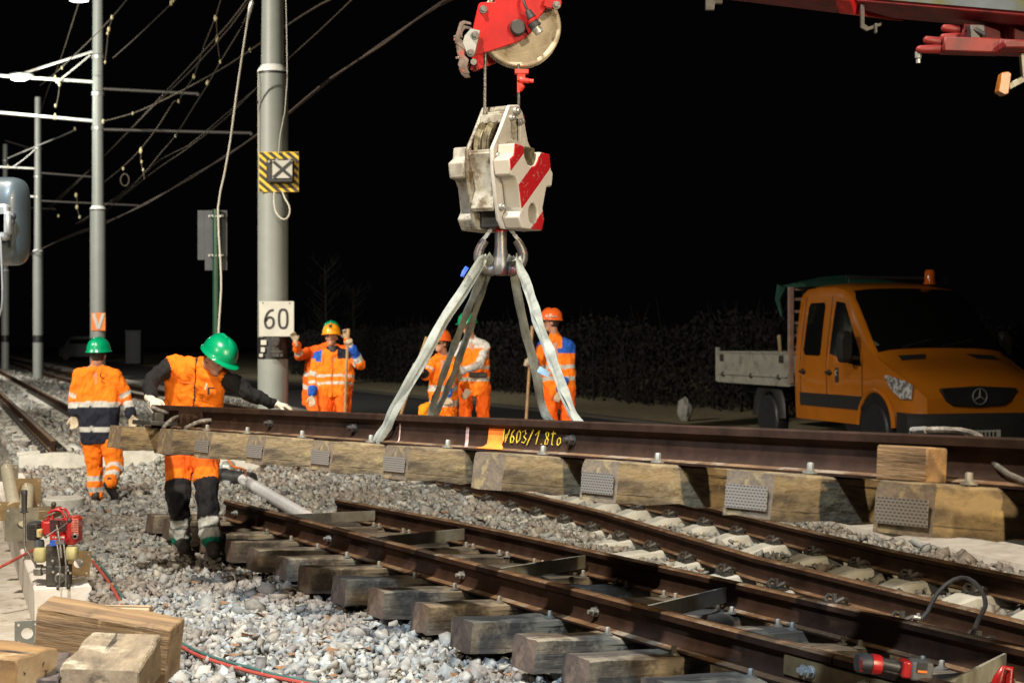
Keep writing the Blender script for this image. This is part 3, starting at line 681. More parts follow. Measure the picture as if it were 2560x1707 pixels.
p4 = make_pole('farthest grey pole at the left edge of the picture', 13, 88.8, .2155, 677, 13.2, .165, steps=(zz(400, 88.8),), arms=((zz(352, 88.8), 2.0, -.6, ''), (zz(518, 88.8), 2.9, -.1, '')), bands=((zz(855, 88.8), zz(838, 88.8)),))
# concrete footing of the near pole
mb = MB(); mb.lathe([(.36, -.2), (.36, .0), (.34, .02)], (-3.43, 21.8, 0), n=32); part('footing', mb, M['concrete'], p1)
# cable running down the near pole and its loop
mb = MB(); q = .17
mb.tube([P(714, -40, 21.55), P(717, 100, 21.6), P(718, 200, 21.55), P(712, 280, 21.55), P(700, 340, 21.55), P(696, 385, 21.5)], .006, 6); part('thin_cable', mb, M['white_cable'], p1)
mb = MB(); mb.tube([P(646, 180, 21.65), P(645, 210, 21.6), P(646, 390, 21.62)], .006, 5); part('thin_cable', mb, M['white_cable'], p1)
mb = MB(); lp = [P(686, 478, 21.5), P(685, 505, 21.45), P(690, 530, 21.4), (P(703, 546, 21.38)), P(716, 547, 21.38), P(724, 533, 21.4), P(723, 515, 21.45), P(712, 495, 21.5), P(706, 478, 21.52)]
mb.tube(smooth_path(lp, .05), .011, 8); part('cable_loop', mb, M['white_cable'], p1)
# street lamp on the arm of pole 2
lm = thing('street_lamp', 'glaring white lamp head on the upper left arm', 'street lamp', P(51, 196, 42.3))
mb = MB(); c = P(51, 192, 42.3); mb.sphere(c+V((0, .06, .05)), (.36, .2, .08), 16); part('lamp_housing', mb, M['galv'], lm)
mb = MB(); mb.sphere(c+V((0, -.1, -.05)), (.24, .15, .085), 14); part('lamp_lens', mb, M['lamp'], lm)
l = bpy.data.lights.new('street_lamp_light', 'POINT'); l.energy = 260; l.color = (.92, 1, .86); l.shadow_soft_size = .25
lo = bpy.data.objects.new('street_lamp_light', l); COL.objects.link(lo); lo.location = c+V((.1, -.5, -.35))
lm2 = thing('street_lamp', 'small lit lamp head at the top edge left of the tall pole', 'street lamp', P(198, 3, 44))
mb = MB(); c = P(198, 0, 44); mb.sphere(c+V((0, 0, .05)), (.33, .15, .08), 14); part('lamp_housing', mb, M['galv'], lm2)
mb = MB(); mb.sphere(c+V((0, 0, -.02)), (.28, .13, .06), 14); part('lamp_lens', mb, emis('dim_lamp', (1, 1, .95), 5), lm2)
# stays of the arms
def wire(label, pts, r=.012, m='wire', beads=(), cat='overhead wire', name='overhead_wire', step=2.0, group='overhead wires above the left track'):
    q = [P(*p) for p in pts]; q = smooth_path(q, max((q[-1]-q[0]).length/24, .5)); t = None
    mb = MB(); mb.tube(q, r, 5); loc = q[0]
    if beads:
        t = thing(name, label, cat, loc, group); part('strand', mb, M[m], t)
        for (u, v, d, s) in beads:
            b = MB(); b.sphere(P(u, v, d), (s*.36, s*.36, s*.6), 8); part('insulator', b, M['insul'], t)
        return t
    return single(name, label, cat, mb, M[m], loc, group=group)
wire('bright tube stay rising from the lit lamp to the V plate pole', [(60, 184, 42.7), (140, 158, 42.7), (231, 130, 42.7)], .035, 'arm', name='tube_stay', cat='stay')
wire('shorter sloping stay just below the bright lamp stay', [(140, 208, 42.6), (190, 168, 42.6), (226, 138, 42.6)], .025, 'arm', beads=((150, 200, 42.5, .09), (149, 211, 42.5, .12)), name='tube_stay', cat='stay')
wire('sagging double brown cable crossing behind the near pole from the top middle', [(1250, -60, 19), (1100, 8, 20), (960, 110, 21), (820, 200, 22.5), (722, 282, 24), (645, 335, 26), (560, 395, 29), (480, 440, 32), (370, 508, 38), (262, 556, 46), (160, 595, 56), (60, 645, 70)], .015, 'wire_dark')
wire('second strand twisted along the sagging brown cable', [(1240, -50, 19.1), (1100, 14, 20.1), (960, 104, 21.1), (820, 206, 22.6), (722, 286, 24.1), (645, 339, 26.1), (560, 391, 29), (480, 445, 32), (370, 504, 38), (262, 560, 46), (160, 598, 56), (60, 640, 70)], .012, 'wire_dark')
wire('tan support wire from behind the near pole down to the V plate pole', [(900, -35, 26), (800, 12, 27), (716, 65, 29), (655, 106, 31), (575, 160, 33), (500, 203, 36), (420, 245, 39), (332, 284, 41), (252, 305, 42.7)], .016, 'wire', beads=((625, 126, 32, .09), (332, 284, 41, .08), (258, 304, 42.6, .12)))
wire('thin dim wire leaving the top edge right of the near pole', [(900, -20, 24), (800, 76, 26), (720, 148, 28), (640, 222, 30), (560, 300, 34), (465, 374, 38), (370, 440, 45), (262, 530, 60)], .009, 'wire')
wire('contact wire running from the top by the near pole to lower left', [(700, -95, 20), (616, 2, 23), (571, 61, 26), (469, 172, 31), (384, 262, 38), (300, 350, 48), (200, 450, 65), (100, 545, 100)], .013, 'wire')
wire('carrier wire running close beside the diagonal contact wire', [(705, -95, 20), (622, 4, 23), (576, 68, 26), (473, 182, 31), (380, 270, 38), (290, 362, 48), (200, 446, 65), (100, 535, 100)], .011, 'wire')
wire('hooked wire with clamps high up left of the tall pole', [(325, -10, 34), (282, 42, 36), (229, 97, 38), (155, 168, 42), (100, 215, 48)], .014, 'wire', beads=((280, 44, 36, .10), (155, 170, 42, .09)))
wire('steep wire hanging from a small bright clamp at the top', [(445, -5, 33), (433, 6, 33), (345, 90, 36), (282, 146, 40)], .011, 'wire', beads=((428, 8, 33, .11), (434, 2, 33, .08)))
wire('steep dim wire passing in front of the lamp at far left', [(198, 4, 42), (151, 150, 44), (118, 230, 48), (98, 295, 55)], .012, 'wire')
wire('zigzag wire hung with clamps between the two tall poles', [(560, -30, 30), (539, 44, 31), (512, 110, 32), (486, 190, 34), (462, 225, 35), (447, 254, 36), (435, 254, 36.2), (400, 310, 38), (353, 372, 40), (310, 415, 43), (262, 455, 47)], .013, 'wire', beads=((539, 46, 31, .12), (485, 192, 34, .10), (447, 254, 36, .09), (353, 374, 40, .11), (308, 422, 43, .09)))
wire('long slanting wire from the near pole top to the hanging rings', [(622, 30, 25), (600, 75, 26), (551, 155, 28), (518, 215, 30), (482, 271, 32), (439, 340, 35), (400, 385, 38), (355, 440, 42), (300, 492, 50), (190, 560, 70)], .011, 'wire', beads=((551, 155, 28, .07), (519, 208, 30, .10), (439, 340, 35, .07)))
wire('short dropper with cream insulators hanging from the zigzag wire top', [(541, 48, 31), (543, 98, 30.5), (546, 125, 30), (550, 155, 29)], .010, 'wire', beads=((543, 95, 30.5, .09), (543, 103, 30.5, .09)))
wire('short dropper with cream beads below the hooked wire', [(281, 45, 36), (272, 75, 36), (268, 110, 36), (263, 156, 36)], .010, 'wire', beads=((272, 74, 36, .11), (269, 84, 36, .08), (263, 156, 36, .07)))
wire('beaded dropper hanging below the lamp arm', [(150, 205, 42), (146, 240, 42), (140, 270, 42)], .010, 'wire', beads=((139, 265, 42, .09),))
wire('beaded dropper hanging in the middle of the dark wires', [(353, 372, 40), (352, 400, 40), (358, 430, 40), (361, 448, 40)], .010, 'wire', beads=((352, 378, 39.9, .13), (354, 405, 40, .08), (358, 425, 40, .08)))
wire('lower pair of beaded droppers near the V plate pole', [(192, 486, 48), (193, 520, 48), (200, 545, 48)], .011, 'wire', beads=((190, 488, 48, .13), (192, 518, 48, .13), (199, 543, 48, .10), (146, 540, 50, .09)))
wire('thin dim wire crossing low between the tall poles', [(640, 222, 30), (560, 290, 34), (470, 365, 40), (400, 400, 46), (320, 470, 55), (200, 560, 80)], .010, 'wire')
wire('stay from the lower arm to the slimmer pole', [(188, 325, 50), (160, 338, 55), (100, 362, 66), (20, 396, 66)], .022, 'arm', beads=((187, 322, 50, .10),), name='tube_stay', cat='stay')
wire('short stay under the arm of the slimmer pole', [(90, 372, 66.5), (60, 398, 66.5), (32, 418, 66.5)], .02, 'arm', name='tube_stay', cat='stay')
mb = MB(); mb.tube([P(312+10.5*math.cos(a), 450+15*math.sin(a), 42) for a in np.linspace(1.9, 8.0, 22)], .014, 6)
single('cable_coil', 'open wire ring hanging among the wires', 'cable', mb, M['wire'], P(312, 450, 42), group='overhead wires above the left track')
# white cable from the pole head down to the green post
mb = MB(); mb.tube(smooth_path([P(640, -20, 20), P(626, 15, 20.3), P(617, 65, 20.6), P(604, 150, 21), P(592, 230, 21.3), P(576, 350, 21.6), P(560, 440, 21.8), P(545, 520, 21.9), P(551, 650, 21.8), P(553, 720, 21.75), P(548, 800, 21.8), P(545, 860, 21.8)], .3), .013, 6)
single('white_cable', 'long white cable dropping from the top edge to the green post', 'cable', mb, M['white_cable'], P(545, 860, 21.8))
mb = MB(); mb.tube([P(631, 5, 20.2), P(626, 20, 20.2), P(621, 45, 20.25)], [.03, .035, .02], 8); single('cable_clamp', 'small clamp holding the white cable at the top edge', 'clamp', mb, M['galv'], P(626, 20, 20.2))

# ---- signs on the near pole
def plate(mb, u0, v0, u1, v1, d, th=.004):
    a = P(u0, v0, d); b = P(u1, v1, d); mb.box(((a.x+b.x)/2, d, (a.z+b.z)/2), (abs(b.x-a.x), th, abs(a.z-b.z)))
D1 = 21.56
ws = thing('warning_plate', 'square yellow and black striped plate with a crossed box on the near pole', 'sign', P(697, 430, D1))
mb = MB(); plate(mb, 647, 380, 747, 480, D1, .006); part('striped_board', mb, M['yellow'], ws, .012, seg=3)
mb = MB(); a = P(648, 381, D1-.006); b = P(746, 479, D1-.006); Wd = b.x-a.x; Hd = a.z-b.z
def clip_band(c0, c1):
    # band between x - y = c0..c1 in unit square (x right, y down)
    pts_ = [(0, 0), (1, 0), (1, 1), (0, 1)]
    def cut(poly, f):
        o = []
        for i in range(len(poly)):
            p, q = poly[i], poly[(i+1) % len(poly)]; fp, fq = f(p), f(q)
            if fp >= 0: o.append(p)
            if fp*fq < 0: k = fp/(fp-fq); o.append((p[0]+(q[0]-p[0])*k, p[1]+(q[1]-p[1])*k))
        return o
    g = lambda p: p[0]*.86-p[1]
    return cut(cut(pts_, lambda p: g(p)-c0), lambda p: c1-g(p))
c = -1.0
while c < 1.0:
    pl = clip_band(c, c+.105)
    if len(pl) > 2: mb.prism([(x*Wd, -y*Hd) for x, y in pl], a, (1, 0, 0), (0, 0, 1), (0, -.003, 0))
    c += .195
part('black_stripes', mb, M['black'], ws)
mb = MB(); mb.box(P(701, 428, D1-.09), (.37, .16, .33)); part('signal_box', mb, M['black'], ws, .01)
mb = MB(); plate(mb, 681, 401, 731, 446, D1-.19, .012); part('white_face', mb, M['white'], ws, .004)
mb = MB(); a = P(683, 404, D1-.2); b = P(729, 444, D1-.2); mb.bar(a, b, .042, .006, (0, 1, 0)); mb.bar(P(683, 444, D1-.204), P(729, 404, D1-.204), .042, .006, (0, 1, 0)); 
part('black_cross', mb, M['black'], ws)
[part('screw', MB().cyl(P(u, v, D1-.17), P(u, v-1, D1-.2), .02, 10), M['galv'], ws) for u, v in ((672, 405), (724, 399), (692, 400))]
sg = thing('speed_board', 'white square board reading 60 on the near pole', 'sign', P(692, 797, D1))
mb = MB(); mb.box(P(691.5, 797, D1), (.495, .008, .50)); part('white_board', mb, M['white'], sg, .01, seg=2)
def glyph(u0, v0, w, h, pts_, d, r):
    q = [P(u0+x*w, v0+y*h, d) for x, y in pts_]; return smooth_path(q, .02)
ST = 9/174
def stroke(mb, q, w, th=.004):
    rings = []
    for i, p in enumerate(q):
        t = (q[min(i+1, len(q)-1)]-q[max(i-1, 0)]).normalized(); n = V((-t.z, 0, t.x)); rings.append([p-n*w/2, p+n*w/2, p+n*w/2+V((0, -th, 0)), p-n*w/2+V((0, -th, 0))])
    mb.loft(rings)
mb = MB(); dd = D1-.005
six = [(.92, .03), (.60, .06), (.30, .22), (.10, .5), (.08, .74), (.22, .94), (.5, 1.0), (.8, .92), (.93, .72), (.85, .5), (.6, .42), (.32, .46), (.12, .64)]
stroke(mb, glyph(661, 774, 25, 46, six, dd, 0), .035); part('digit', mb, M['black'], sg)
mb = MB(); zero = [(.5+.44*math.sin(a), .5-.5*math.cos(a)) for a in np.linspace(0, 2*math.pi, 17)]
zero = [(.5+.44*(1 if x > 0 else -1)*abs(x)**.7, .5-.5*(1 if y > 0 else -1)*abs(y)**.75) for x, y in [(math.sin(a), math.cos(a)) for a in np.linspace(0, 2*math.pi, 25)]]
stroke(mb, glyph(696, 774, 24, 46, zero, dd, 0), .035); part('digit', mb, M['black'], sg)
[part('screw', MB().cyl(P(u, v, D1-.003), P(u, v, D1-.012), .010, 8), M['darkmetal'], sg) for u, v in ((657, 757), (724, 758))]
# equipment on the black band
eb = thing('pole_bracket', 'black clamp fittings strapped round the near pole under the 60 board', 'bracket', P(685, 870, 21.5))
mb = MB(); mb.box(P(690, 868, 21.50), (.12, .14, .28)); mb.cyl(P(689, 858, 21.4), P(689, 858, 21.32), .045, 10); mb.cyl(P(676, 880, 21.45), P(706, 880, 21.45), .03, 8); mb.box(P(700, 884, 21.48), (.10, .08, .10)); part('clamp_box', mb, M['darkmetal'], eb, .008)
for q_ in ((652, 850, 666, 862), (652, 868, 662, 880), (648, 884, 657, 892)): mb = MB(); plate(mb, *q_, 21.56, .01); part('white_tag', mb, M['white'], eb)
# V plate on pole 2
vp = thing('v_plate', 'orange plate with a white V on the second pole', 'sign', P(246, 804, 42.45))
mb = MB(); mb.box(P(246, 804, 42.46), (.385, .01, .49)); part('orange_board', mb, M['signorange'], vp)
mb = MB(); stroke(mb, [P(234, 784, 42.44), P(246, 822, 42.44)], .085); stroke(mb, [P(258, 784, 42.43), P(246, 822, 42.43)], .085); part('white_letter', mb, M['white'], vp)
# ---- green post with sign backs
D2 = 22.3; gp = thing('sign_post', 'dark green post carrying two grey sign backs', 'sign post', P(541, 1150, D2))
mb = MB(); mb.tube([P(541, 1170, D2), P(541, 524, D2)], .056, 16); part('post', mb, M['greenpost'], gp)
mb = MB(); plate(mb, 512, 526, 568, 676, D2+.09, .006); part('sign_back', mb, M['signback'], gp, .02, seg=2)
mb = MB(); plate(mb, 494, 526, 514, 650, D2+.16, .006); part('sign_back', mb, M['signback'], gp, .02, seg=2)
mb = MB()
for v in (541, 639):
    for u in (526, 541, 554): mb.sphere(P(u, v, D2-.05), .017, 8)
    mb.box(P(541, v, D2+.01), (.22, .10, .03))
part('clamp', mb, M['galv'], gp)

# ---- big mirror at the left edge, on the cab of a machine outside the frame
D3 = 6.8; mr = thing('wing_mirror', 'large grey vehicle mirror reaching in from the left edge', 'mirror', P(20, 560, D3))
mb = MB(); rings = []
for k, (yy, sx, sz) in enumerate(((.10, .45, .45), (.085, .78, .8), (.05, .94, .95), (0, 1, 1), (-.05, 1, 1), (-.06, .96, .97), (-.052, .9, .93))):
    c = P(8, 553, D3)+V((0, yy, 0)); ring = []
    for a in np.linspace(0, 2*math.pi, 41)[:-1]:
        cx, sn = math.cos(a), math.sin(a); e = .45
        ring.append(c+V((.108*sx*math.copysign(abs(cx)**e, cx), .0, .197*sz*math.copysign(abs(sn)**e, sn))))
    rings.append(ring)
rings = [[V((p.x, 2*D3-p.y, p.z)) for p in r] for r in rings]
mb.loft(rings); part('mirror_shell', mb, M['mirror_grey'], mr, sharp=50)
mb = MB(); mb.box(P(10, 560, D3-.11), (.085, .10, .11)); mb.box(P(4, 556, D3-.13), (.07, .06, .16)); part('hinge_cover', mb, M['galv'], mr, .015, seg=2)
mb = MB(); mb.cyl(P(30, 540, D3-.13), P(30, 560, D3-.13), .012, 10); mb.cyl(P(31, 560, D3-.13), P(32, 610, D3-.12), .006, 6); mb.sphere(P(31, 541, D3-.13), .018, 10); part('adjusting_screw', mb, M['dark'], mr)
mb = MB(); mb.tube(smooth_path([P(-14, 585, D3-.15), P(0, 590, D3-.16), P(3, 640, D3-.16), P(6, 720, D3-.16), P(4, 770, D3-.15), P(-8, 800, D3-.12), P(-30, 810, D3-.1)], .05), .0045, 8); part('mirror_arm', mb, M['galv'], mr)

# ================================================================ hook block
DH = 8.3; SH = F/DH
bl = thing('hook_block', 'battered cream hook block with red and white striped cheek weights', 'hook block', P(1283, 576, DH))
beta = R(60); ax = V((math.cos(beta), math.sin(beta), 0)); nn = V((math.sin(beta), -math.cos(beta), 0))   # ax: across plate, nn: out of right plate
MBk = Matrix((ax*1.16, -nn, V((0, 0, 1)))).transposed().to_4x4()      # local x = across, local y = away (left), local z = up
b0 = wloc(bl)
def bpart(name, mb, m, y=0, bev=.006, par=None, seg=2):
    o = part(name, mb, m, par or bl, bev, False, seg=seg)
    if par is None: o.matrix_local = Matrix.Translation(ax*0-nn*y)@MBk
    return o
Xp, Zp, Yp = V((1, 0, 0)), V((0, 0, 1)), V((0, 1, 0))
sidep = [(-.05, .675), (.035, .69), (.075, .655), (.125, .50), (.195, .42), (.20, .30), (.15, .05), (.11, 0), (-.11, 0), (-.15, .05), (-.20, .30), (-.205, .42), (-.14, .52)]
# plates at y = 0 (right) and .15 (left); weights outside. y is counted to the left/away
circ = lambda cx, cz, rx, rz, n=20: [(cx+rx*math.cos(2*math.pi*k/n), cz+rz*math.sin(2*math.pi*k/n)) for k in range(n)]
for y in (-.012, .145):
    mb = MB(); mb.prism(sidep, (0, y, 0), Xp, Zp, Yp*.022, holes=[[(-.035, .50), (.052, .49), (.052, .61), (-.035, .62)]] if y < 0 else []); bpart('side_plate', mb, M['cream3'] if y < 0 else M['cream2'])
mb = MB(); mb.prism([(-.033, .502), (.05, .492), (.05, .608), (-.033, .618)], (0, .008, 0), Xp, Zp, Yp*.006); bpart('inspection_cover', mb, M['cream2'], bev=0)
wt = [(-.164, .448), (-.075, .444), (-.066, .385), (-.04, .352), (-.005, .342), (.03, .352), (.055, .385), (.07, .43), (.178, .43), (.19, .347), (.205, .335), (.19, .25), (.145, .245), (.107, .124), (.126, .065), (.1, 0), (-.093, 0), (-.13, .06), (-.1, .105), (-.125, .23), (-.15, .268), (-.196, .275), (-.209, .36), (-.17, .386)]
mb = MB(); mb.prism(wt, (0, -.118, 0), Xp, Zp, Yp*.104, holes=[circ(.012, .088, .042, .055)]); bpart('cheek_weight', mb, M['stripe'], bev=.009)
mb = MB(); mb.prism(wt, (0, .169, 0), Xp, Zp, Yp*.10, holes=[circ(.012, .088, .042, .055)]); bpart('cheek_weight', mb, M['cream'], bev=.009)
mb = MB(); mb.cyl((.012, -.05, .088), (.012, -.02, .088), .055, 20); bpart('hole_back', mb, M['grease'], bev=0)
mb = MB(); mb.box((0, -.06, .40), (.12, .08, .10)); bpart('notch_floor', mb, M['grease'], bev=.01)
for y0 in (.035, .085):
    mb = MB(); mb.lathe([(.03, -.012), (.155, -.012), (.17, -.022), (.178, -.022), (.158, -.004), (.158, .004), (.178, .022), (.17, .022), (.155, .012), (.03, .012)], (0, y0+.02, .44), Yp, 40); bpart('sheave', mb, M['grease'], bev=0)
mb = MB(); mb.cyl((0, -.0, .44), (0, .15, .44), .03, 16); bpart('sheave_pin', mb, M['darkmetal'], bev=0)
mb = MB(); mb.box((-.02, .078, .625), (.10, .135, .035)); mb.box((-.08, .078, .60), (.03, .135, .05)); mb.cyl((-.03, 0, .655), (-.03, .15, .655), .022, 12); bpart('top_spacer', mb, M['cream2'], bev=.005)
mb = MB(); mb.prism([(-.20, .40), (-.19, .41), (-.13, .22), (-.165, .09), (-.18, .11), (-.145, .22)], (0, .01, 0), Xp, Zp, Yp*.135); mb.box((-.17, .078, .41), (.05, .137, .02)); mb.box((-.145, .078, .112), (.06, .137, .02)); bpart('front_cover', mb, M['cream2'], bev=.004)
mb = MB(); mb.box((0, .078, .055), (.20, .13, .085)); bpart('crosshead', mb, M['dark'], bev=.005)
for (x, z, r) in ((-.043, .605, .013), (.042, .598, .013), (.0, .648, .018), (-.165, .385, .015), (-.138, .115, .015)):
    mb = MB(); mb.cyl((x, -.012, z), (x, -.03, z), r*1.3, 16); mb.cyl((x, -.03, z), (x, -.042, z), r*.8, 6); bpart('bolt', mb, M['galv'], bev=.001, seg=1)
mb = MB(); mb.tube([(.10, .03, .60), (.125, .02, .64), (.13, .02, .60)], .008, 6); mb.box((.13, .03, .565), (.02, .03, .05)); mb.cyl((.155, .03, .50), (.155, .03, .53), .015, 8); bpart('red_lug', mb, M['red'], bev=0)
# double hook
hk = thing('double_hook', 'worn red and steel double hook with latches under the block', 'hook', P(1252, 690, DH))
mb = MB(); B = P(1252, 660, DH)
mb.lathe([(.033, .22), (.033, .09), (.040, .05), (.050, .0), (.054, -.03), (.045, -.058), (.02, -.064)], B, n=24)
for s in (-1, 1):
    q = [B+V((s*x, 0, z)) for x, z in ((.01, -.01), (.05, -.035), (.085, -.025), (.115, .01), (.122, .055), (.105, .10), (.085, .13))]
    mb.tube(smooth_path(q, .02), [.034+(-.019)*min(1, i/22) for i in range(len(smooth_path(q, .02)))], 14)
part('hook_body', mb, mat('scraped_red_steel', (.17, .16, .15), (.08, .075, .07), 8, .4, .5, .3, 50, .002, spots=(.45, .05, .045), ssc=14, slo=.56), hk)
mb = MB(); mb.lathe([(.036, .22), (.036, .175)], B, n=24); part('red_collar', mb, M['red'], hk)
for s in (-1, 1):
    mb = MB(); mb.bar(B+V((s*.04, -.01, .205)), B+V((s*.105, -.01, .12)), .022, .012, (0, 1, 0)); mb.cyl(B+V((s*.035, -.03, .205)), B+V((s*.035, .01, .205)), .016, 10); part('latch', mb, M['galv'], hk, .002)
# wire ropes
rp = thing('hoist_rope', 'steel wire rope falling from the red pulley head into the block', 'rope', P(1213, 300, DH))
mb = MB(); mb.tube([P(1229, -40, DH), P(1213, 140, DH-.0), P(1212, 280, DH-.02), P(1211, 390, DH-.03)], .0095, 10); part('falling_line', mb, M['rope'], rp)
mb = MB(); mb.tube([P(1296, 160, DH), P(1297, 285, DH+.05)], .0085, 10); part('dead_line', mb, M['rope'], rp)
# ================================================================ crane head and boom
cr = thing('crane_boom', 'red telescopic crane boom with a pulley head entering from the top', 'crane', P(1290, 60, DH))
Z4 = lambda x, y, d=DH: P(1080+x/4.126, y/4.126, d)
hp = [(480, 62), (510, 45), (650, 42), (672, -80), (1400, -330), (1700, -330), (1300, -20), (1290, 0), (1180, 30), (1175, 110), (1110, 190), (1075, 270), (1040, 335), (980, 395), (900, 445), (610, 545), (435, 590), (425, 300)]
hp2 = [(P(1080+x/4.126, y/4.126, 1)) for x, y in hp]
def z4poly(pl): o = Z4(0, 0); return [((Z4(x, y)-o).x, (Z4(x, y)-o).z) for x, y in pl], o
pl, o_ = z4poly(hp)
mb = MB(); mb.prism(pl, o_+V((0, -.045, 0)), (1, 0, 0), (0, 0, 1), (0, .02, 0)); part('head_plate', mb, M['red'], cr, .004)
pl, o_ = z4poly([(500, 80), (700, 20), (1300, -300), (1200, 60), (1000, 420), (640, 620), (435, 700), (385, 680), (400, 600)])
mb = MB(); mb.prism(pl, o_+V((0, .11, 0)), (1, 0, 0), (0, 0, 1), (0, .02, 0)); part('head_plate', mb, M['red'], cr, .004)
pl, o_ = z4poly([(1140, 95), (1170, 20), (1260, -10), (1315, 10), (1337, 60), (1325, 110), (1290, 130), (1180, 118)])
mb = MB(); mb.prism(pl, o_+V((0, -.085, 0)), (1, 0, 0), (0, 0, 1), (0, .028, 0)); part('lug', mb, M['red'], cr, .004)
c = Z4(905, 285, DH+.045); q = (V((.10, -1, .03))).normalized()
mb = MB(); mb.lathe([(.02, .02), (.085, .022), (.14, .012), (.178, .024), (.205, .040), (.218, .040), (.224, .032), (.203, .012), (.203, -.012), (.224, -.035), (.214, -.045), (.10, -.03), (.02, -.03)], c, q, 64)
part('pulley', mb, M['sheave'], cr, sharp=30)
mb = MB(); c = Z4(885, 290, DH-.06); mb.lathe([(.0, .028), (.036, .028), (.042, .02), (.045, 0)], c, (0.1, -1, 0), 28); part('hub_cap', mb, M['truck_black'], cr)
for x, y, d in ((530, 103, DH-.045), (1285, 60, DH-.085), (445, 370, DH-.075), (400, 550, DH-.075)):
    mb = MB(); c = Z4(x, y, d); mb.cyl(c, c+V((0, -.01, 0)), .022, 16); mb.cyl(c+V((0, -.01, 0)), c+V((0, -.026, 0)), .014, 6); part('pin_bolt', mb, M['steel'], cr, .001)
mb = MB(); mb.cyl(Z4(430, 640, DH-.02), Z4(430, 640, DH+.12), .018, 12); part('pin_bolt', mb, M['galv'], cr, .001)
pl, o_ = z4poly([(405, 325), (500, 345), (440, 605), (370, 600), (320, 470), (340, 400)])
mb = MB(); mb.prism(pl, o_+V((0, -.075, 0)), (1, 0, 0), (0, 0, 1), (0, .014, 0)); part('grey_bracket', mb, M['galv'], cr, .002)
mb = MB()
for d in (DH-.07, DH+.06):
    pl, o_ = z4poly([(290, 260), (330, 240), (405, 260), (410, 285), (345, 275), (318, 300), (290, 420), (350, 470), (345, 545), (310, 520), (240, 470), (245, 400)]); mb.prism(pl, V((o_.x, d, o_.z)), (1, 0, 0), (0, 0, 1), (0, .012, 0))
    pl, o_ = z4poly([(250, 490), (345, 500), (335, 590), (385, 640), (365, 720), (395, 780), (340, 785), (300, 750), (270, 690), (290, 620), (262, 570)]); mb.prism(pl, V((o_.x, d+.004, o_.z)), (1, 0, 0), (0, 0, 1), (0, .012, 0))
mb.bar(Z4(270, 380, DH-.06), Z4(270, 380, DH+.06), .05, .012); mb.bar(Z4(300, 600, DH-.06), Z4(300, 600, DH+.06), .06, .012, (0, 0, 1)); mb.cyl(Z4(235, 410, DH-.09), Z4(235, 410, DH+.08), .008, 8)
part('rope_guard', mb, mat('chipped_pink_steel', (.30, .25, .22), (.12, .09, .075), 12, .4, .5, .2, 50, .001, spots=(.45, .08, .06), ssc=10), cr, .002)
mb = MB(); mb.tube(smooth_path([Z4(950, -40, DH-.09), Z4(945, 10, DH-.1), Z4(970, 80, DH-.11), Z4(1000, 130, DH-.11)], .03), .008, 8); mb.tube([Z4(985, 110, DH-.11), Z4(1030, 190, DH-.11)], [.016, .027], 14); mb.tube([Z4(1032, 230, DH-.11), Z4(1075, 285, DH-.11)], [.031, .034], 14); part('cable_plug', mb, M['dark'], cr, .001)
mb = MB(); mb.tube([Z4(1072, 290, DH-.11), Z4(1110, 345, DH-.11)], [.026, .024], 14); part('plug_ring', mb, M['galv'], cr)
mb = MB(); mb.tube([Z4(1022, 205, DH-.11), Z4(1040, 232, DH-.11)], [.032, .034], 14); part('plug_collar', mb, M['red'], cr)
mb = MB(); mb.box(Z4(925, 745, DH), (.075, .05, .022)); mb.box(Z4(920, 790, DH), (.045, .035, .05)); mb.bar(Z4(893, 780, DH), Z4(893, 960, DH), .016, .016, (1, 0, 0)); mb.cyl(Z4(900, 825, DH-.01), Z4(1000, 838, DH-.01), .017, 10, .014); mb.cyl(Z4(1000, 838, DH-.01), Z4(1048, 838, DH-.01), .011, 8); mb.tube([Z4(905, 860, DH), Z4(925, 900, DH), Z4(905, 940, DH)], [.016, .02, .012], 8); part('rope_wedge', mb, mat('bright_red_paint', (.72, .05, .03), (.55, .03, .02), 14, .5, 0, .3, 60, .002), cr, .002)
# boom: two box sections rising to the left, out of the picture
def boomsec(name, u0, v0, d0, u1, v1, d1, h, w, m, bot):
    a = P(u0, v0, d0); b = P(u1, v1, d1); mb = MB(); t = (b-a).normalized(); lat_ = t.cross(V((0, 0, 1))).normalized(); u_ = lat_.cross(t)
    prof = [(-w/2, bot), (-w*.32, 0), (w*.32, 0), (w/2, bot), (w/2, h), (-w/2, h)]
    mb.loft([[p+lat_*x+u_*z for x, z in prof] for p in (a, b)]); o = part(name, mb, m, cr, .006); return t, lat_, u_
t_, l_, u_ = boomsec('inner_boom', 1300, -70, 9.2, 2190, 38, 7.9, .45, .38, [M['reddark']], .035)
boomsec('outer_boom', 2165, 33, 7.95, 2800, 92, 7.0, .60, .46, [M['reddark']], .03)
grey_panel = mat('grey_boom_side', (.13, .15, .165), (.08, .09, .095), 3, .4, .1, .1, 30, .002, spots=(.11, .11, .03), ssc=2, slo=.5)
a = P(2215, 45, 7.6); b = P(2800, 50, 6.9)
mb = MB(); a0 = P(2165, 33, 7.95); b0_ = P(2800, 92, 7.0); tt_ = (b0_-a0).normalized(); la = tt_.cross(V((0, 0, 1))).normalized(); uu = la.cross(tt_)
if la.y > 0: la = -la
mb.loft([[p+la*.232+uu*.05, p+la*.232+uu*.58, p+la*.238+uu*.58, p+la*.238+uu*.05] for p in (a0+tt_*.14, b0_)]); part('side_panel', mb, grey_panel, cr)
mb = MB(); p = a0+tt_*.0; mb.loft([[q+la*x+uu*z for x, z in ((-.26, .0), (.2, -.035), (.262, .03), (.262, .62), (-.26, .62))] for q in (a0-tt_*.03, a0+tt_*.07)]); part('boom_collar', mb, M['red'], cr, .005)
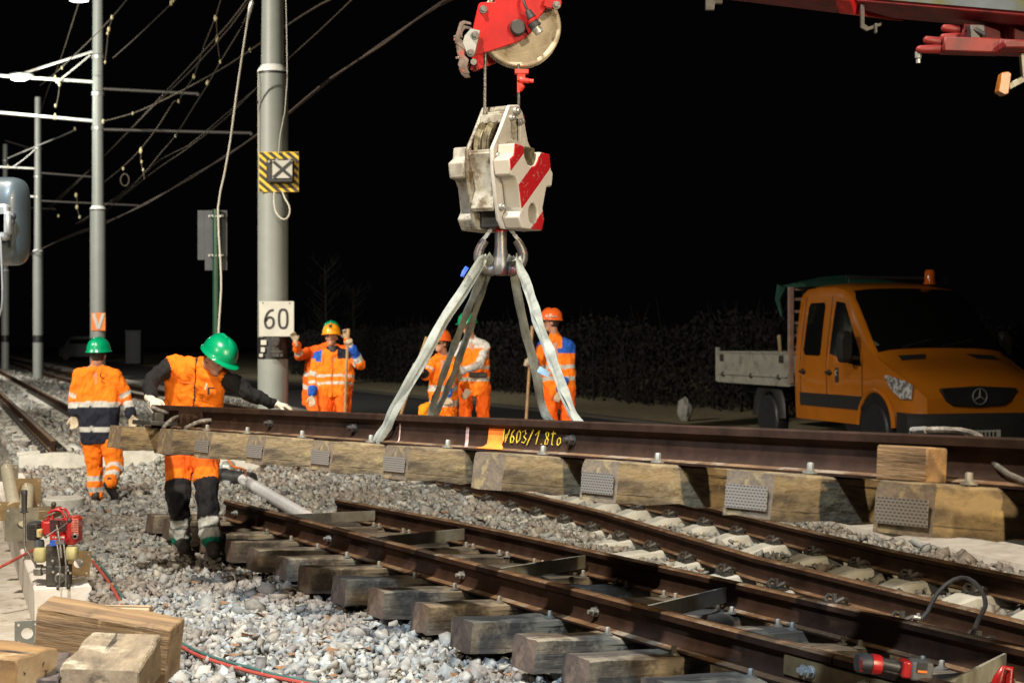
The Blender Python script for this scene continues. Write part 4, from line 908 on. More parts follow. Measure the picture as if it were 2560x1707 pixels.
mb = MB(); pp = P(2162, 50, 7.72); mb.prism([(-.02, .08), (-.02, -.04), (.01, -.058), (.085, -.03), (.09, -.01), (.02, -.035), (.0, -.02), (.0, .08)], pp, (1, 0, 0), (0, 0, 1), (0, .02, 0)); mb.box(P(2189, 72, 7.72), (.012, .03, .05)); part('guide_shoe', mb, M['darkmetal'], cr, .002); mb = MB()
pp = P(1770, 5, 8.3); mb.prism([(-.012, .05), (-.012, -.045), (.035, -.045), (.04, -.01), (.08, -.01), (.085, .05)], pp, (1, 0, 0), (0, 0, 1), (0, .03, 0)); part('guide_shoe', mb, M['darkmetal'], cr, .002)
# folded fly jib brackets under the boom
Z3 = lambda x, y, d=7.4: P(1700+x/2.45, y/2.45, d)
def z3poly(pl, d=7.4): o = Z3(0, 0, d); return [((Z3(x, y, d)-o).x, (Z3(x, y, d)-o).z) for x, y in pl], o
mb = MB()
for k, (xa, ya, xb, yb, d) in enumerate(((1600, 172, 1720, 186, 7.42), (1592, 232, 1720, 226, 7.42), (1490, 243, 1610, 262, 7.25), (1445, 305, 1610, 300, 7.25))):
    q = [Z3(xa, ya, d), Z3(xb, yb, d)]; mb.tube([q[0], q[0].lerp(q[1], .15), q[1]], [.012, .02, .026], 10)
mb.bar(Z3(1715, 205, 7.42), Z3(2000, 215, 7.42), .09, .085); mb.bar(Z3(1600, 281, 7.25), Z3(1960, 292, 7.25), .10, .07); mb.bar(Z3(1940, 292, 7.25), Z3(2400, 310, 7.2), .12, .06); mb.bar(Z3(1980, 225, 7.42), Z3(2400, 235, 7.35), .16, .12)
part('jib_fork', mb, M['reddark'], cr, .006)
mb = MB(); mb.box(Z3(2160, 215, 7.32), (.22, .1, .11)); mb.box(Z3(2060, 285, 7.17), (.15, .12, .04)); part('jib_block', mb, M['reddark'], cr, .008)
mb = MB(); mb.tube([Z3(1800, 180, 7.3), Z3(1860, 210, 7.28), Z3(1860, 255, 7.3)], .014, 8); mb.box(Z3(1812, 205, 7.32), (.07, .06, .07)); part('black_hose', mb, M['dark'], cr, .003)
mb = MB(); mb.lathe([(.016, .0), (.016, -.03), (.011, -.035), (.011, -.055)], Z3(1460, 318, 7.3), n=12); part('jib_pin', mb, M['galv'], cr)
mb = MB(); mb.bar(Z3(2010, 535, 7.2), Z3(2130, 470, 7.2), .02, .03); mb.bar(Z3(2100, 330, 7.2), Z3(2112, 480, 7.2), .03, .03, (1, 0, 0)); part('lamp_arm', mb, M['screw'], cr, .003)
mb = MB(); mb.prism([(-.03, -.038), (-.012, .05), (.018, .055), (.034, .045), (.02, -.05), (-.0, -.056)], Z3(1988, 510, 7.15), (1, 0, 0), (0, 0, 1), (0, .06, 0)); part('orange_marker_lamp', mb, mat('amber_reflector', (.36, .12, .01), (.2, .06, .005), 20, .35), cr, .004)

# ================================================================ slings
UM = lambda t, n, u: FU@V((t, n, u))
def sling(label, rib, loc):
    t = thing('lifting_sling', label, 'sling', loc, 'webbing slings holding the panel')
    for i, (pts_, w) in enumerate(rib):
        q = [p if isinstance(p, Vector) else P(*p) for p in pts_]; q = smooth_path(q, .05); mb = MB(); mb.ribbon(q, w, .0045, i*2.1); part('webbing_leg', mb, M['sling'], t, sharp=60)
    return t
tw = 3.47
sling('front left sling wrapped round the near side of the hanging rail', [
    ([(1216, 668, 8.33), (1207, 645, 8.22), (1192, 665, 8.17), (1158, 720, 8.12), (1104, 800, 8.05), (1066, 873, 8.0), (1022, 950, 7.93), UM(tw+.0, -.050, -.005), UM(tw-.045, -.050, -.07), UM(tw-.085, -.080, -.15), UM(tw-.09, -.03, -.19)], .042),
    ([(1222, 665, 8.35), (1214, 642, 8.26), (1200, 668, 8.21), (1169, 722, 8.15), (1114, 803, 8.07), (1076, 876, 8.02), (1031, 953, 7.95), UM(tw+.03, -.046, -.005), UM(tw-.015, -.046, -.07), UM(tw-.055, -.074, -.15), UM(tw-.06, -.02, -.19)], .038)], P(1205, 645, 8.2))
tf = 2.1
sling('rear left sling passing behind the hanging rail left of centre', [
    ([(1228, 665, 8.3), (1222, 640, 8.24), (1214, 668, 8.3), (1192, 720, 8.45), (1160, 800, 8.75), (1132, 873, 9.0), (1104, 950, 9.3), (1077, 1032, 9.65), UM(tf, 1.03, -.1), UM(tf, 1.05, -.17)], .046),
    ([(1232, 665, 8.32), (1228, 642, 8.28), (1222, 680, 8.33), (1207, 720, 8.48), (1182, 800, 8.77), (1156, 873, 9.02), (1128, 950, 9.32), (1090, 1032, 9.66), UM(tf-.1, 1.04, -.1), UM(tf-.1, 1.06, -.17)], .046)], P(1225, 645, 8.3))
tr = 4.9
sling('rear right sling straight down from the hook behind the rail', [
    ([(1272, 668, 8.3), (1277, 642, 8.25), (1282, 668, 8.3), (1289, 720, 8.36), (1304, 800, 8.5), (1323, 873, 8.65), (1341, 950, 8.76), (1361, 1035, 8.9), UM(3.6, 1.03, -.08), UM(3.6, 1.05, -.17)], .042),
    ([(1276, 668, 8.32), (1281, 645, 8.28), (1290, 680, 8.33), (1295, 722, 8.38), (1311, 802, 8.52), (1330, 875, 8.66), (1348, 950, 8.77), (1367, 1035, 8.9), UM(3.72, 1.03, -.08), UM(3.72, 1.05, -.17)], .036)], P(1280, 645, 8.3))
sling('front right sling leaning outwards to the hanging rail right of centre', [
    ([(1285, 668, 8.28), (1291, 641, 8.2), (1302, 668, 8.1), (1323, 720, 7.9), (1348, 800, 7.62), (1375, 873, 7.4), (1401, 950, 7.17), (1439, 1040, 6.88), UM(5.05, .055, -.06), UM(5.08, .075, -.15), UM(5.08, .02, -.19)], .044),
    ([(1288, 668, 8.3), (1296, 645, 8.23), (1300, 680, 8.15), (1315, 720, 7.95), (1338, 800, 7.67), (1366, 873, 7.44), (1393, 950, 7.2), (1431, 1038, 6.93), UM(5.02, .06, -.06), UM(5.02, .08, -.15), UM(5.02, .03, -.19)], .036)], P(1293, 645, 8.2))
# blue sling labels
mb = MB(); mb.ribbon([P(1168, 668, 8.12), P(1160, 680, 8.1), P(1155, 692, 8.1)], .022, .002); single('sling_tag', 'blue label fluttering below the left horn of the hook', 'tag', mb, M['blue'], P(1165, 672, 8.1))
mb = MB(); mb.ribbon([P(1346, 922, 8.6), P(1360, 930, 8.58), P(1374, 937, 8.56)], .035, .002); single('sling_tag', 'pale blue label on the rear right sling', 'tag', mb, mat('pale_blue_tag', (.35, .55, .75), (.3, .48, .68)), P(1360, 930, 8.58))
# ================================================================ people
def remesh(mb, voxel, smooth_it=3, name='tmp'):
    me = bpy.data.meshes.new(name); me.from_pydata([tuple(v) for v in mb.v], [], mb.f); o = bpy.data.objects.new(name, me); COL.objects.link(o)
    m = o.modifiers.new('r', 'REMESH'); m.mode = 'VOXEL'; m.voxel_size = voxel
    s = o.modifiers.new('s', 'SMOOTH'); s.iterations = smooth_it; s.factor = .5
    dg = bpy.context.evaluated_depsgraph_get(); dg.update(); ev = o.evaluated_get(dg); r = bpy.data.meshes.new_from_object(ev); r.name = name
    bpy.data.objects.remove(o); bpy.data.meshes.remove(me); return r
def cap(mb, p0, r0, p1, r1, n=12):
    """tapered capsule"""
    p0, p1 = V(p0), V(p1); a = (p1-p0); L = a.length; a = a/L if L > 1e-6 else V((0, 0, 1)); pts_ = []; rs = []
    for k in range(5): th = math.pi/2*(1-k/4); pts_.append(p0-a*(r0*math.sin(th)*.999)); rs.append(max(r0*math.cos(th), r0*.02))
    for k in range(5): th = math.pi/2*(k/4); pts_.append(p1+a*(r1*math.sin(th)*.999)); rs.append(max(r1*math.cos(th), r1*.02))
    mb.tube(pts_, rs, n)
def finish(me, name, parent, mats, color=None, wr=0.0, wsc=12):
    w = wloc(parent); n = len(me.vertices); co = np.empty(n*3, np.float32); me.vertices.foreach_get('co', co); co = co.reshape(-1, 3); no = np.empty(n*3, np.float32); me.vertices.foreach_get('normal', no); no = no.reshape(-1, 3)
    if color is not None:
        c = color(co); at = me.color_attributes.new('tint', 'FLOAT_COLOR', 'POINT'); at.data.foreach_set('color', np.concatenate([c, np.ones((n, 1))], 1).ravel().astype(np.float32))
    if wr:
        dsp = np.array([noise.noise(V((p[0]*wsc, p[1]*wsc, p[2]*wsc*.8)))+.5*noise.noise(V((p[0]*wsc*2.6+5, p[1]*wsc*2.6, p[2]*wsc*1.6))) for p in co])
        co = co+no*(dsp*wr)[:, None]
    co = co-np.array(w); me.vertices.foreach_set('co', co.ravel().astype(np.float32))
    me.materials.clear()
    for m in (mats if isinstance(mats, list) else [mats]): me.materials.append(m)
    me.polygons.foreach_set('use_smooth', [True]*len(me.polygons)); me.update(); return obj(name, me, parent)
def seg(co, a, b):
    a, b = np.array(a), np.array(b); d = b-a; L2 = (d*d).sum(); t = ((co-a)@d)/L2; tc = np.clip(t, 0, 1); return np.linalg.norm(co-(a+tc[:, None]*d), axis=1), t
OR = (1.0, .215, .008); ORD = (.92, .135, .006); NAVY = (.012, .014, .026); REF = (.52, .52, .47); BLK = (.014, .013, .014); BLU = (.015, .10, .50); WH = (.60, .585, .55); GRN = (.01, .26, .16); YEL = (1.0, .36, .01)
def hard_hat(parent, c, upv, fwd, m, s=1.0, name='hard_hat'):
    upv = V(upv).normalized(); f = V(fwd); f = (f-upv*f.dot(upv)).normalized(); r = f.cross(upv); mb = MB(); c = V(c); rings = []
    A, B_, Hh = .122*s, .145*s, .135*s
    for k in range(9):
        th = math.pi/2*k/8; z = Hh*math.sin(th); q = math.cos(th)**.8 if k < 8 else .02
        rings.append([c+r*(A*q*math.cos(a))+f*(B_*q*math.sin(a))+upv*(z+(.010*s if abs(math.cos(a)) < .22 and 0 < k < 8 else 0)) for a in np.linspace(0, 2*math.pi, 33)[:-1]])
    brim = [c+r*((A+.012)*math.cos(a))+f*((B_+.012+(.045 if math.sin(a) > .3 else 0)*max(0, math.sin(a)))*math.sin(a))+upv*(-.012) for a in np.linspace(0, 2*math.pi, 33)[:-1]]
    brim2 = [p-upv*.006 for p in brim]; inner = [c+r*(A*.93*math.cos(a))+f*(B_*.93*math.sin(a))-upv*.01 for a in np.linspace(0, 2*math.pi, 33)[:-1]]
    mb.loft([inner, brim2, brim]+rings, True); return part(name, mb, m, parent, sharp=50)
def glove(parent, wrist, hand, m, curl=.5, side=1, grip=None, voxel=.007, palm_n=None):
    """palm and five separate fingers; grip = axis of what the hand closes round"""
    wrist, hand = V(wrist), V(hand); d = (hand-wrist).normalized(); n = V(palm_n) if palm_n is not None else V((0, -1, 0)); n = (n-d*n.dot(d)).normalized(); s = d.cross(n)*side; mb = MB()
    cap(mb, wrist-d*.03, .036, wrist+d*.02, .032); base = wrist+d*.03
    for k in (-1.5, -.5, .5, 1.5): cap(mb, base+s*k*.008, .020, base+d*.065+s*k*.021, .0165, 10)
    for k, L in ((-1.5, .062), (-.5, .076), (.5, .082), (1.5, .072)):
        p = base+d*.07+s*k*.022; c1 = curl*1.1; q1 = p+(d*math.cos(c1)-n*math.sin(c1)*-1)*L*.5; c2 = c1+curl*1.2; q2 = q1+(d*math.cos(c2)+n*math.sin(c2))*L*.5
        q1 = p+(d*math.cos(c1)+n*math.sin(c1))*L*.5; q2 = q1+(d*math.cos(c2)+n*math.sin(c2))*L*.5; cap(mb, p, .0135, q1, .0125, 8); cap(mb, q1, .0125, q2, .0115, 8)
    tb = base+s*.026+d*.008; t1 = tb+(s*.8+d*.7+n*.25).normalized()*.045; t2 = t1+(s*.2+d*.8+n*.6).normalized()*.035; cap(mb, tb, .017, t1, .014, 8); cap(mb, t1, .014, t2, .012, 8)
    me = remesh(mb, voxel, 2); return finish(me, 'glove', parent, m)
def person(label, loc, J, up_c, low_c, hat, face=(0, -1, 0), headup=(0, 0, 1), gl=None, curl=(.9, .9), palm=(None, None), fat=1.0, voxel=.013, hair=True, collar=None, group=None, hem=.10, wr=.02, boots=True, hatscale=1.0, sleeve_r=1.0):
    """J: world joints.  up_c(info)->colour function, low_c likewise"""
    t = obj('person', None)
    J = {k: V(v) for k, v in J.items()}; root = V(loc)
    # ---- body: one continuous surface
    mb = MB(); f = V(face).normalized(); hu = V(headup).normalized(); f = (f-hu*f.dot(hu)).normalized(); rt = f.cross(hu)
    hc = J['head']; q = Matrix((rt, f, hu)).transposed()
    mb.sphere(hc+hu*.02, (.076, .094, .105), 18, q); cap(mb, hc-hu*.055+f*.022, .056, hc-hu*.085+f*.045, .036)
    mb.sphere(hc+f*.094-hu*.022, (.0125, .016, .020), 8, q); mb.sphere(hc+f*.082+hu*.012, (.052, .018, .010), 8, q); mb.sphere(hc+f*.078-hu*.062, (.025, .014, .008), 8, q); mb.sphere(hc+f*.076-hu*.088, (.02, .016, .016), 8, q)
    for s in (-1, 1): mb.sphere(hc+rt*s*.079-hu*.012-f*.008, (.010, .018, .031), 8, q)
    cap(mb, hc-hu*.06-f*.018, .053, J['neck'], .058)
    for s in ('L', 'R'):
        cap(mb, J['neck'], .055, J['s'+s], .05); cap(mb, J['s'+s], .048, J['e'+s], .038); cap(mb, J['e'+s], .038, J['h'+s], .026)
        cap(mb, J['hip'+s], .08, J['k'+s], .052); cap(mb, J['k'+s], .052, J['a'+s], .036); cap(mb, J['s'+s], .06, J['hip'+s], .08); cap(mb, J['a'+s], .036, J['t'+s], .028)
    cap(mb, J['neck'], .06, (J['hipL']+J['hipR'])/2, .10)
    me = remesh(mb, .0115, 2, 'person'); bpy.data.objects.remove(t)
    n = len(me.vertices); co = np.empty(n*3, np.float32); me.vertices.foreach_get('co', co); co = co.reshape(-1, 3)-np.array(root); me.vertices.foreach_set('co', co.ravel()); me.materials.clear(); me.materials.append(M['skin']); me.polygons.foreach_set('use_smooth', [True]*len(me.polygons)); me.update()
    t = obj('person', me); t.location = root; tag(t, label, 'person', group)
    # eyes and hair
    for s in (-1, 1):
        e = MB(); e.sphere(hc+f*.082+rt*s*.031+hu*.000, (.0125, .008, .006), 8, q); part('eye', e, M['black'], t)
    if hair:
        h = MB(); h.sphere(hc+hu*.026-f*.014, (.083, .096, .108), 16, q); 
        h.v, keep = h.v, None
        ob = part('hair', h, M['hair'], t); bm = bmesh.new(); bm.from_mesh(ob.data); hl = hc-wloc(t)
        bmesh.ops.delete(bm, geom=[v for v in bm.verts if (v.co-hl).dot(f) > .034 and (v.co-hl).dot(hu) < .075 or (v.co-hl).dot(hu) < -.078], context='VERTS'); bm.to_mesh(ob.data); bm.free()
    # ---- jacket
    ch = MB(); hm = (J['hipL']+J['hipR'])/2; spine = (J['neck']-hm); hv = (J['hipR']-J['hipL']); sv = (J['sR']-J['sL']); dn = -spine.normalized()
    for k in (-1, -.4, .4, 1):
        a = (J['sL']+J['sR'])/2+sv*k*.40+dn*.035; b = hm+hv*k*.42+dn*(hem-.06); cap(ch, a, .083*fat, a.lerp(b, .55), .112*fat, 14); cap(ch, a.lerp(b, .55), .112*fat, b, .118*fat, 14)
    for s in ('L', 'R'):
        cap(ch, J['neck']+dn*.03, .068*fat, J['s'+s], .072*fat); cap(ch, J['s'+s], .076*fat*sleeve_r, J['e'+s], .064*fat*sleeve_r); cap(ch, J['e'+s], .064*fat*sleeve_r, J['h'+s].lerp(J['e'+s], .06), .050*fat*sleeve_r)
    cap(ch, J['neck']+dn*.05, .07*fat, J['neck']-dn*.012, .066*fat)
    me = remesh(ch, voxel, 3)
    # trim flat at the hem
    bm = bmesh.new(); bm.from_mesh(me); r = bmesh.ops.bisect_plane(bm, geom=bm.verts[:]+bm.edges[:]+bm.faces[:], plane_co=hm+dn*hem, plane_no=dn, clear_outer=False)
    kill = [f_ for f_ in bm.faces if (f_.calc_center_median()-(hm+dn*hem)).dot(dn) > 1e-4 and min((f_.calc_center_median()-J['h'+s]).length for s in 'LR') > .16]
    bmesh.ops.delete(bm, geom=kill, context='FACES'); bm.to_mesh(me); bm.free()
    def colr(co):
        n = len(co); dt = np.full(n, 9.); tt_ = np.zeros(n)
        for k in (-1, 0, 1):
            a = (J['sL']+J['sR'])/2+sv*k*.30; b = hm+hv*k*.42; d_, t2 = seg(co, a, b); d_ = d_-.112*fat; m_ = d_ < dt; dt[m_] = d_[m_]; tt_[m_] = t2[m_]
        out = np.zeros((n, 3)); lab = np.zeros(n, int)
        for i, s in enumerate(('L', 'R')):
            d1, t1 = seg(co, J['s'+s], J['e'+s]); d2, t2 = seg(co, J['e'+s], J['h'+s]); d1 = d1-.058; d2 = d2-.045
            m_ = (d1 < dt) & (t1 > .12) & (d1 <= d2); lab[m_] = 1+2*i; tt_[m_] = t1[m_]; dt[m_] = d1[m_]; m_ = (d2 < dt) & (d2 < d1) & (t2 > 0); lab[m_] = 2+2*i; tt_[m_] = t2[m_]; dt[m_] = d2[m_]
        return up_c(co, lab, tt_)
    finish(me, 'jacket' if sleeve_r > .95 else 'vest', t, M['cloth'], colr, wr)
    # ---- trousers
    tr_ = MB()
    for s in ('L', 'R'):
        cap(tr_, J['hip'+s]-dn*.03, .112*fat, J['k'+s], .082*fat, 14); cap(tr_, J['k'+s], .082*fat, J['a'+s].lerp(J['k'+s], .08), .072*fat, 14)
    cap(tr_, J['hipL']-dn*.06, .105*fat, J['hipR']-dn*.06, .105*fat, 14)
    me = remesh(tr_, voxel, 3)
    def coll(co):
        n = len(co); best = np.full(n, 9.); lab = np.zeros(n, int); tt_ = np.zeros(n)
        for i, s in enumerate(('L', 'R')):
            for j, (a, b) in enumerate((('hip'+s, 'k'+s), ('k'+s, 'a'+s))):
                d_, t_2 = seg(co, J[a], J[b]); m_ = d_ < best; best[m_] = d_[m_]; lab[m_] = 2*i+j; tt_[m_] = t_2[m_]
        return low_c(co, lab, tt_)
    finish(me, 'trousers', t, M['cloth'], coll, wr)
    for s in ('L', 'R'):
        b = MB(); d_ = (J['t'+s]-J['a'+s]); cap(b, J['a'+s]+V((0, 0, .03)), .058, J['a'+s]-d_*.12, .052); cap(b, J['a'+s]-d_*.15, .050, J['t'+s], .044); cap(b, J['a'+s]-d_*.2+V((0, 0, -.02)), .045, J['t'+s]+V((0, 0, -.012)), .038)
        finish(remesh(b, .012, 2), 'boot', t, M['boot'])
    for i, s in enumerate(('L', 'R')):
        g = J.get('g'+s); w = J['h'+s]; el = J['e'+s]; hd = g if g is not None else w+(w-el).normalized()*.1
        glove(t, w, hd, gl if not isinstance(gl, tuple) else gl[i], curl[i], 1 if i == 0 else -1, palm_n=palm[i])
    if hat is not None: hard_hat(t, hc+hu*.050+f*.004, hu-f*.05, f, hat, hatscale)
    if collar is not None:
        m2 = MB(); m2.lathe([(.082, -.03), (.086, .035), (.080, .05), (.070, .045), (.070, -.03)], J['neck'], -dn, 24); part('collar', m2, collar, t)
    return t
def arr(n, c): return np.tile(np.array(c, float), (n, 1))
def zones(base, rules, n, lab, tt_):
    out = arr(n, base)
    for ls, a, b, c in rules:
        m_ = np.isin(lab, ls) & (tt_ >= a) & (tt_ < b); out[m_] = c
    return out
G0 = lambda x, y: gh(x, y)
# ---- 1 the walker seen from behind
D = 16.0; g = lambda u, v, dy=0: P(u, v, D+dy)
J = dict(head=g(246, 887, -.02), neck=g(243, 917), sL=g(200, 940), sR=g(288, 940), eL=g(186, 993, .02), eR=g(314, 992, .03), hL=g(184, 1036, -.02), hR=g(328, 1038, -.06), gL=g(187, 1066, -.03), gR=g(333, 1064, -.08),
         hipL=g(228, 1085), hipR=g(268, 1085), kL=g(236, 1168, .05), kR=g(289, 1165, -.02), aL=g(240, 1238, .03), aR=g(272, 1212, -.30), tL=g(242, 1249, .20), tR=g(287, 1240, -.22))
def uc(co, lab, t):
    o = zones(OR, [([0], .43, .52, REF), ([0], .52, .86, NAVY), ([0], .86, .945, REF), ([0], .945, 2, NAVY), ([1, 3], .80, .98, REF), ([2, 4], .08, .35, ORD), ([2, 4], .35, .66, REF), ([2, 4], .66, 3, NAVY)], len(co), lab, t); return o
def lc(co, lab, t): return zones(OR, [([1], .30, .48, REF), ([1], .70, .88, REF), ([3], .10, .32, REF), ([3], .48, .70, REF)], len(co), lab, t)
w1 = person('worker in orange jacket with navy lower half walking away beside the left track', (g(245, 1250).x, D, gh(g(245, 1250).x, D)), J, uc, lc, M['h_green'], face=(.1, .96, -.12), gl=M['glove'], curl=(.5, .6), fat=1.06, collar=None)
# small round mark on his back
mb = MB(); mb.tube([P(258+7*math.cos(a), 938+6*math.sin(a), D-.146) for a in np.linspace(.3, 5.0, 14)], [.004+.012*abs(math.sin(k*.25)) for k in range(14)], 6, flat=.3); mb.tube([P(264, 933, D-.145), P(268, 936, D-.145), P(266, 942, D-.145)], .004, 5); part('round_badge', mb, M['black'], w1)
# ---- 2 the man bending over the rail end
D = 11.75; g = lambda u, v, dy=0: P(u, v, D+dy)
J = dict(head=g(541, 897, -.30), neck=g(510, 913, -.20), sL=g(434, 909, -.16), sR=g(553, 938, -.24), eL=g(376, 957, -.40), eR=g(625, 985, -.25), hL=g(376, 997, -.72), hR=g(683, 1008, -.20), gL=g(394, 1012, -.84), gR=g(708, 1013, -.20),
         hipL=g(447, 1090, .05), hipR=g(508, 1090, .05), kL=g(446, 1250, -.22), kR=g(518, 1250, -.32), aL=g(452, 1352, -.15), aR=g(530, 1360, -.42), tL=g(464, 1370, -.36), tR=g(536, 1382, -.62))
def uc(co, lab, t):
    o = zones(OR, [([1, 2, 3, 4], -3, 5, BLK), ([0], .62, .74, REF)], len(co), lab, t)
    zip_ = (lab == 0) & (t < .62) & (np.abs((co[:, 0]-g(500, 0).x)-(t-.3)*-.06) < .007) & (co[:, 1] < D-.1); o[zip_] = BLK
    return o
def lc(co, lab, t):
    o = zones((.80, .13, .008), [([0, 2], .60, .74, OR), ([0, 2], .74, 3, BLK), ([1, 3], -2, .35, BLK), ([1, 3], .42, .61, REF), ([1, 3], .61, .66, (.12, .13, .12)), ([1, 3], .66, .88, REF), ([1, 3], .88, 2, GRN), ([1, 3], .35, .42, BLK)], len(co), lab, t)
    back = (np.isin(lab, [1, 3])) & (t < .4) & (co[:, 1] > D-.05); o[back] = ORD
    back = (np.isin(lab, [0, 2])) & (t > .74) & (co[:, 1] > D-.08); o[back] = ORD; return o
w2 = person('worker in orange vest and black sleeves bowed over the end of the hanging rail', (g(485, 1395).x, D, gh(g(485, 0).x, D)), J, uc, lc, M['h_green'], face=(.62, -.55, -.62), headup=(.50, -.28, .82), gl=M['glove_white'], curl=(.9, .35), palm=((0, .3, -1), (0, 0, -1)), fat=1.05, voxel=.0115, sleeve_r=.88, hem=.06, hatscale=1.04)
mb = MB(); mb.box(g(528, 970, -.345), (.045, .012, .012)); mb.box(g(521, 978, -.345), (.014, .012, .05)); part('radio_clip', mb, M['black'], w2, .002)
mb = MB(); mb.box(g(515, 966, -.35), (.012, .01, .05), M=Matrix.Rotation(.3, 3, 'Y')); part('pen', mb, M['white'], w2, .001)
mb = MB(); mb.box(g(470, 957, -.325), (.10, .012, .012), M=Matrix.Rotation(.12, 3, 'Y')); part('pocket_flap', mb, mat('orange_flap', (.75, .13, .006), (.7, .12, .006)), w2, .003)
# ---- the gang behind the panel
def stand(uL, uR, D, zg, kn=0):
    s = F/D; X = lambda u: (u-1280)/F*D
    return dict(hipL=V((X(uL), D, zg+.90)), hipR=V((X(uR), D, zg+.90)), kL=V((X(uL)-.01, D-.03, zg+.48)), kR=V((X(uR)+.01, D-.04, zg+.48)), aL=V((X(uL)-.02, D+.02, zg+.10)), aR=V((X(uR)+.02, D+.02, zg+.10)), tL=V((X(uL)-.03, D-.15, zg+.05)), tR=V((X(uR)+.05, D-.15, zg+.05)))
ZG = .16
lc0 = lambda co, lab, t: zones(ORD, [([1, 3], .3, .42, REF), ([1, 3], .6, .72, REF)], len(co), lab, t)
# 3 green helmet behind, hand on the board
D = 21.35; g = lambda u, v, dy=0: P(u, v, D+dy); J = stand(795, 832, D+.5, ZG); J['hipL'] = g(776, 1000, .6); J['hipR'] = g(812, 1000, .6)
J.update(head=g(829, 834, .45), neck=g(826, 862, .5), sL=g(772, 880, .5), sR=g(862, 878, .5), eL=g(748, 890, .2), eR=g(880, 880, .1), hL=g(740, 856, -.05), hR=g(868, 850, .25), gL=g(733, 835, -.1), gR=g(864, 826, .2))
uc = lambda co, lab, t: zones(ORD, [([0], .42, .50, REF), ([0], .68, .76, REF), ([2, 4], .25, .48, REF)], len(co), lab, t)
person('worker mostly hidden behind the yellow helmet with one hand on the 60 board', (J['aL'].x, D+.5, ZG), J, uc, lc0, M['h_green'], gl=M['glove'], curl=(.3, .3), fat=1.1)
# 4 yellow helmet man
D = 20.4; g = lambda u, v, dy=0: P(u, v, D+dy); J = stand(815, 858, D, ZG)
J.update(head=g(829, 843, -.06), neck=g(832, 874), sL=g(796, 893), sR=g(880, 893, .02), eL=g(783, 945, -.02), eR=g(901, 912, -.18), hL=g(780, 986, -.12), hR=g(879, 868, -.34), gL=g(781, 1006, -.14), gR=g(871, 846, -.36))
def uc(co, lab, t):
    o = zones(OR, [([0], .53, .61, REF), ([0], .76, .84, REF), ([1], .7, .9, REF), ([3], .72, .95, REF), ([2], .25, .4, REF), ([2], .55, 3, BLU), ([4], .25, .5, REF), ([4], .5, 3, BLU)], len(co), lab, t)
    m_ = (lab == 0) & (t < .05) & (co[:, 0] > g(845, 0).x); o[m_] = NAVY; m_ = (lab == 0) & (t < .12) & (co[:, 0] < g(806, 0).x); o[m_] = BLU
    m_ = (lab == 0) & (np.abs(co[:, 0]-g(833, 0).x) < .010) & (t > .0); o[m_] = (.45, .1, .01); return o
w4 = person('bearded worker in yellow helmet leaning on a wooden handle', (g(838, 0).x, D, ZG), J, uc, lc0, M['h_yellow'], face=(-.10, -1, -.12), gl=M['glove'], curl=(.4, 1.3), fat=1.12, collar=M['black'])
mb = MB(); mb.box(g(826, 815, -.24), (.045, .012, .04)); part('helmet_badge', mb, M['black'], w4, .004)
# 5 white sleeves, green helmet
D = 20.9; g = lambda u, v, dy=0: P(u, v, D+dy); J = stand(1165, 1207, D, ZG)
J.update(head=g(1170, 814, -.1), neck=g(1178, 846, -.02), sL=g(1152, 866), sR=g(1213, 868, -.02), eL=g(1134, 915, -.15), eR=g(1198, 912, -.22), hL=g(1128, 958, -.3), hR=g(1150, 932, -.42), gL=g(1140, 985, -.36), gR=g(1138, 960, -.46))
def uc(co, lab, t): return zones(OR, [([1, 2, 3, 4], -3, 5, WH), ([0], -1, .02, WH), ([0], .46, .53, REF), ([0], .56, .70, ORD), ([0], .74, .83, REF)], len(co), lab, t)
w5 = person('worker in orange vest with white sleeves holding his gloves beside the slings', (g(1186, 0).x, D, ZG), J, uc, lc0, M['h_green'], face=(-.7, -.7, -.35), headup=(-.1, -.1, 1), gl=M['glove'], curl=(.8, .8), fat=1.0, sleeve_r=.9)
mb = MB(); mb.box(g(1195, 937, -.15), (.25, .03, .07)); part('tool_pouch', mb, M['black'], w5, .01)
mb = MB(); mb.box(g(1165, 985, -.30), (.09, .03, .14), M=Matrix.Rotation(.6, 3, 'Y')); part('spare_glove', mb, M['glove'], w5, .02, seg=2)
# 6 crouching, orange helmet and glasses
D = 20.2; g = lambda u, v, dy=0: P(u, v, D+dy)
J = dict(head=g(1103, 858, -.1), neck=g(1108, 886, -.03), sL=g(1083, 905), sR=g(1132, 903), eL=g(1066, 940, -.15), eR=g(1128, 950, -.1), hL=g(1050, 922, -.3), hR=g(1120, 990, -.2), gL=g(1042, 912, -.32), gR=g(1118, 1008, -.22),
         hipL=g(1090, 1030, .1), hipR=g(1126, 1030, .1), kL=g(1062, 1022, -.3), kR=g(1105, 1075, -.2), aL=g(1065, 1095, -.15), aR=g(1115, 1120, .2), tL=g(1055, 1105, -.3), tR=g(1110, 1130, .05))
uc = lambda co, lab, t: zones(OR, [([0], .45, .56, REF), ([0], .75, .86, REF), ([1], .5, .65, REF), ([2], -1, 3, BLK), ([4], .0, .3, REF), ([4], .5, 3, BLU)], len(co), lab, t)
w6 = person('worker in orange helmet and glasses crouching behind the left slings', (g(1100, 0).x, D, ZG), J, uc, lambda co, lab, t: zones(YEL, [([2, 3], -2, 3, OR)], len(co), lab, t), M['h_orange'], face=(-.75, -.6, -.35), gl=M['glove'], curl=(1.2, .8), fat=.95)
mb = MB(); hc = J['head']; [mb.sphere(hc+V((-.06+dx, -.075, -.0)), (.025, .012, .016), 10) for dx in (-.02, .035)]; part('glasses', mb, M['black'], w6)
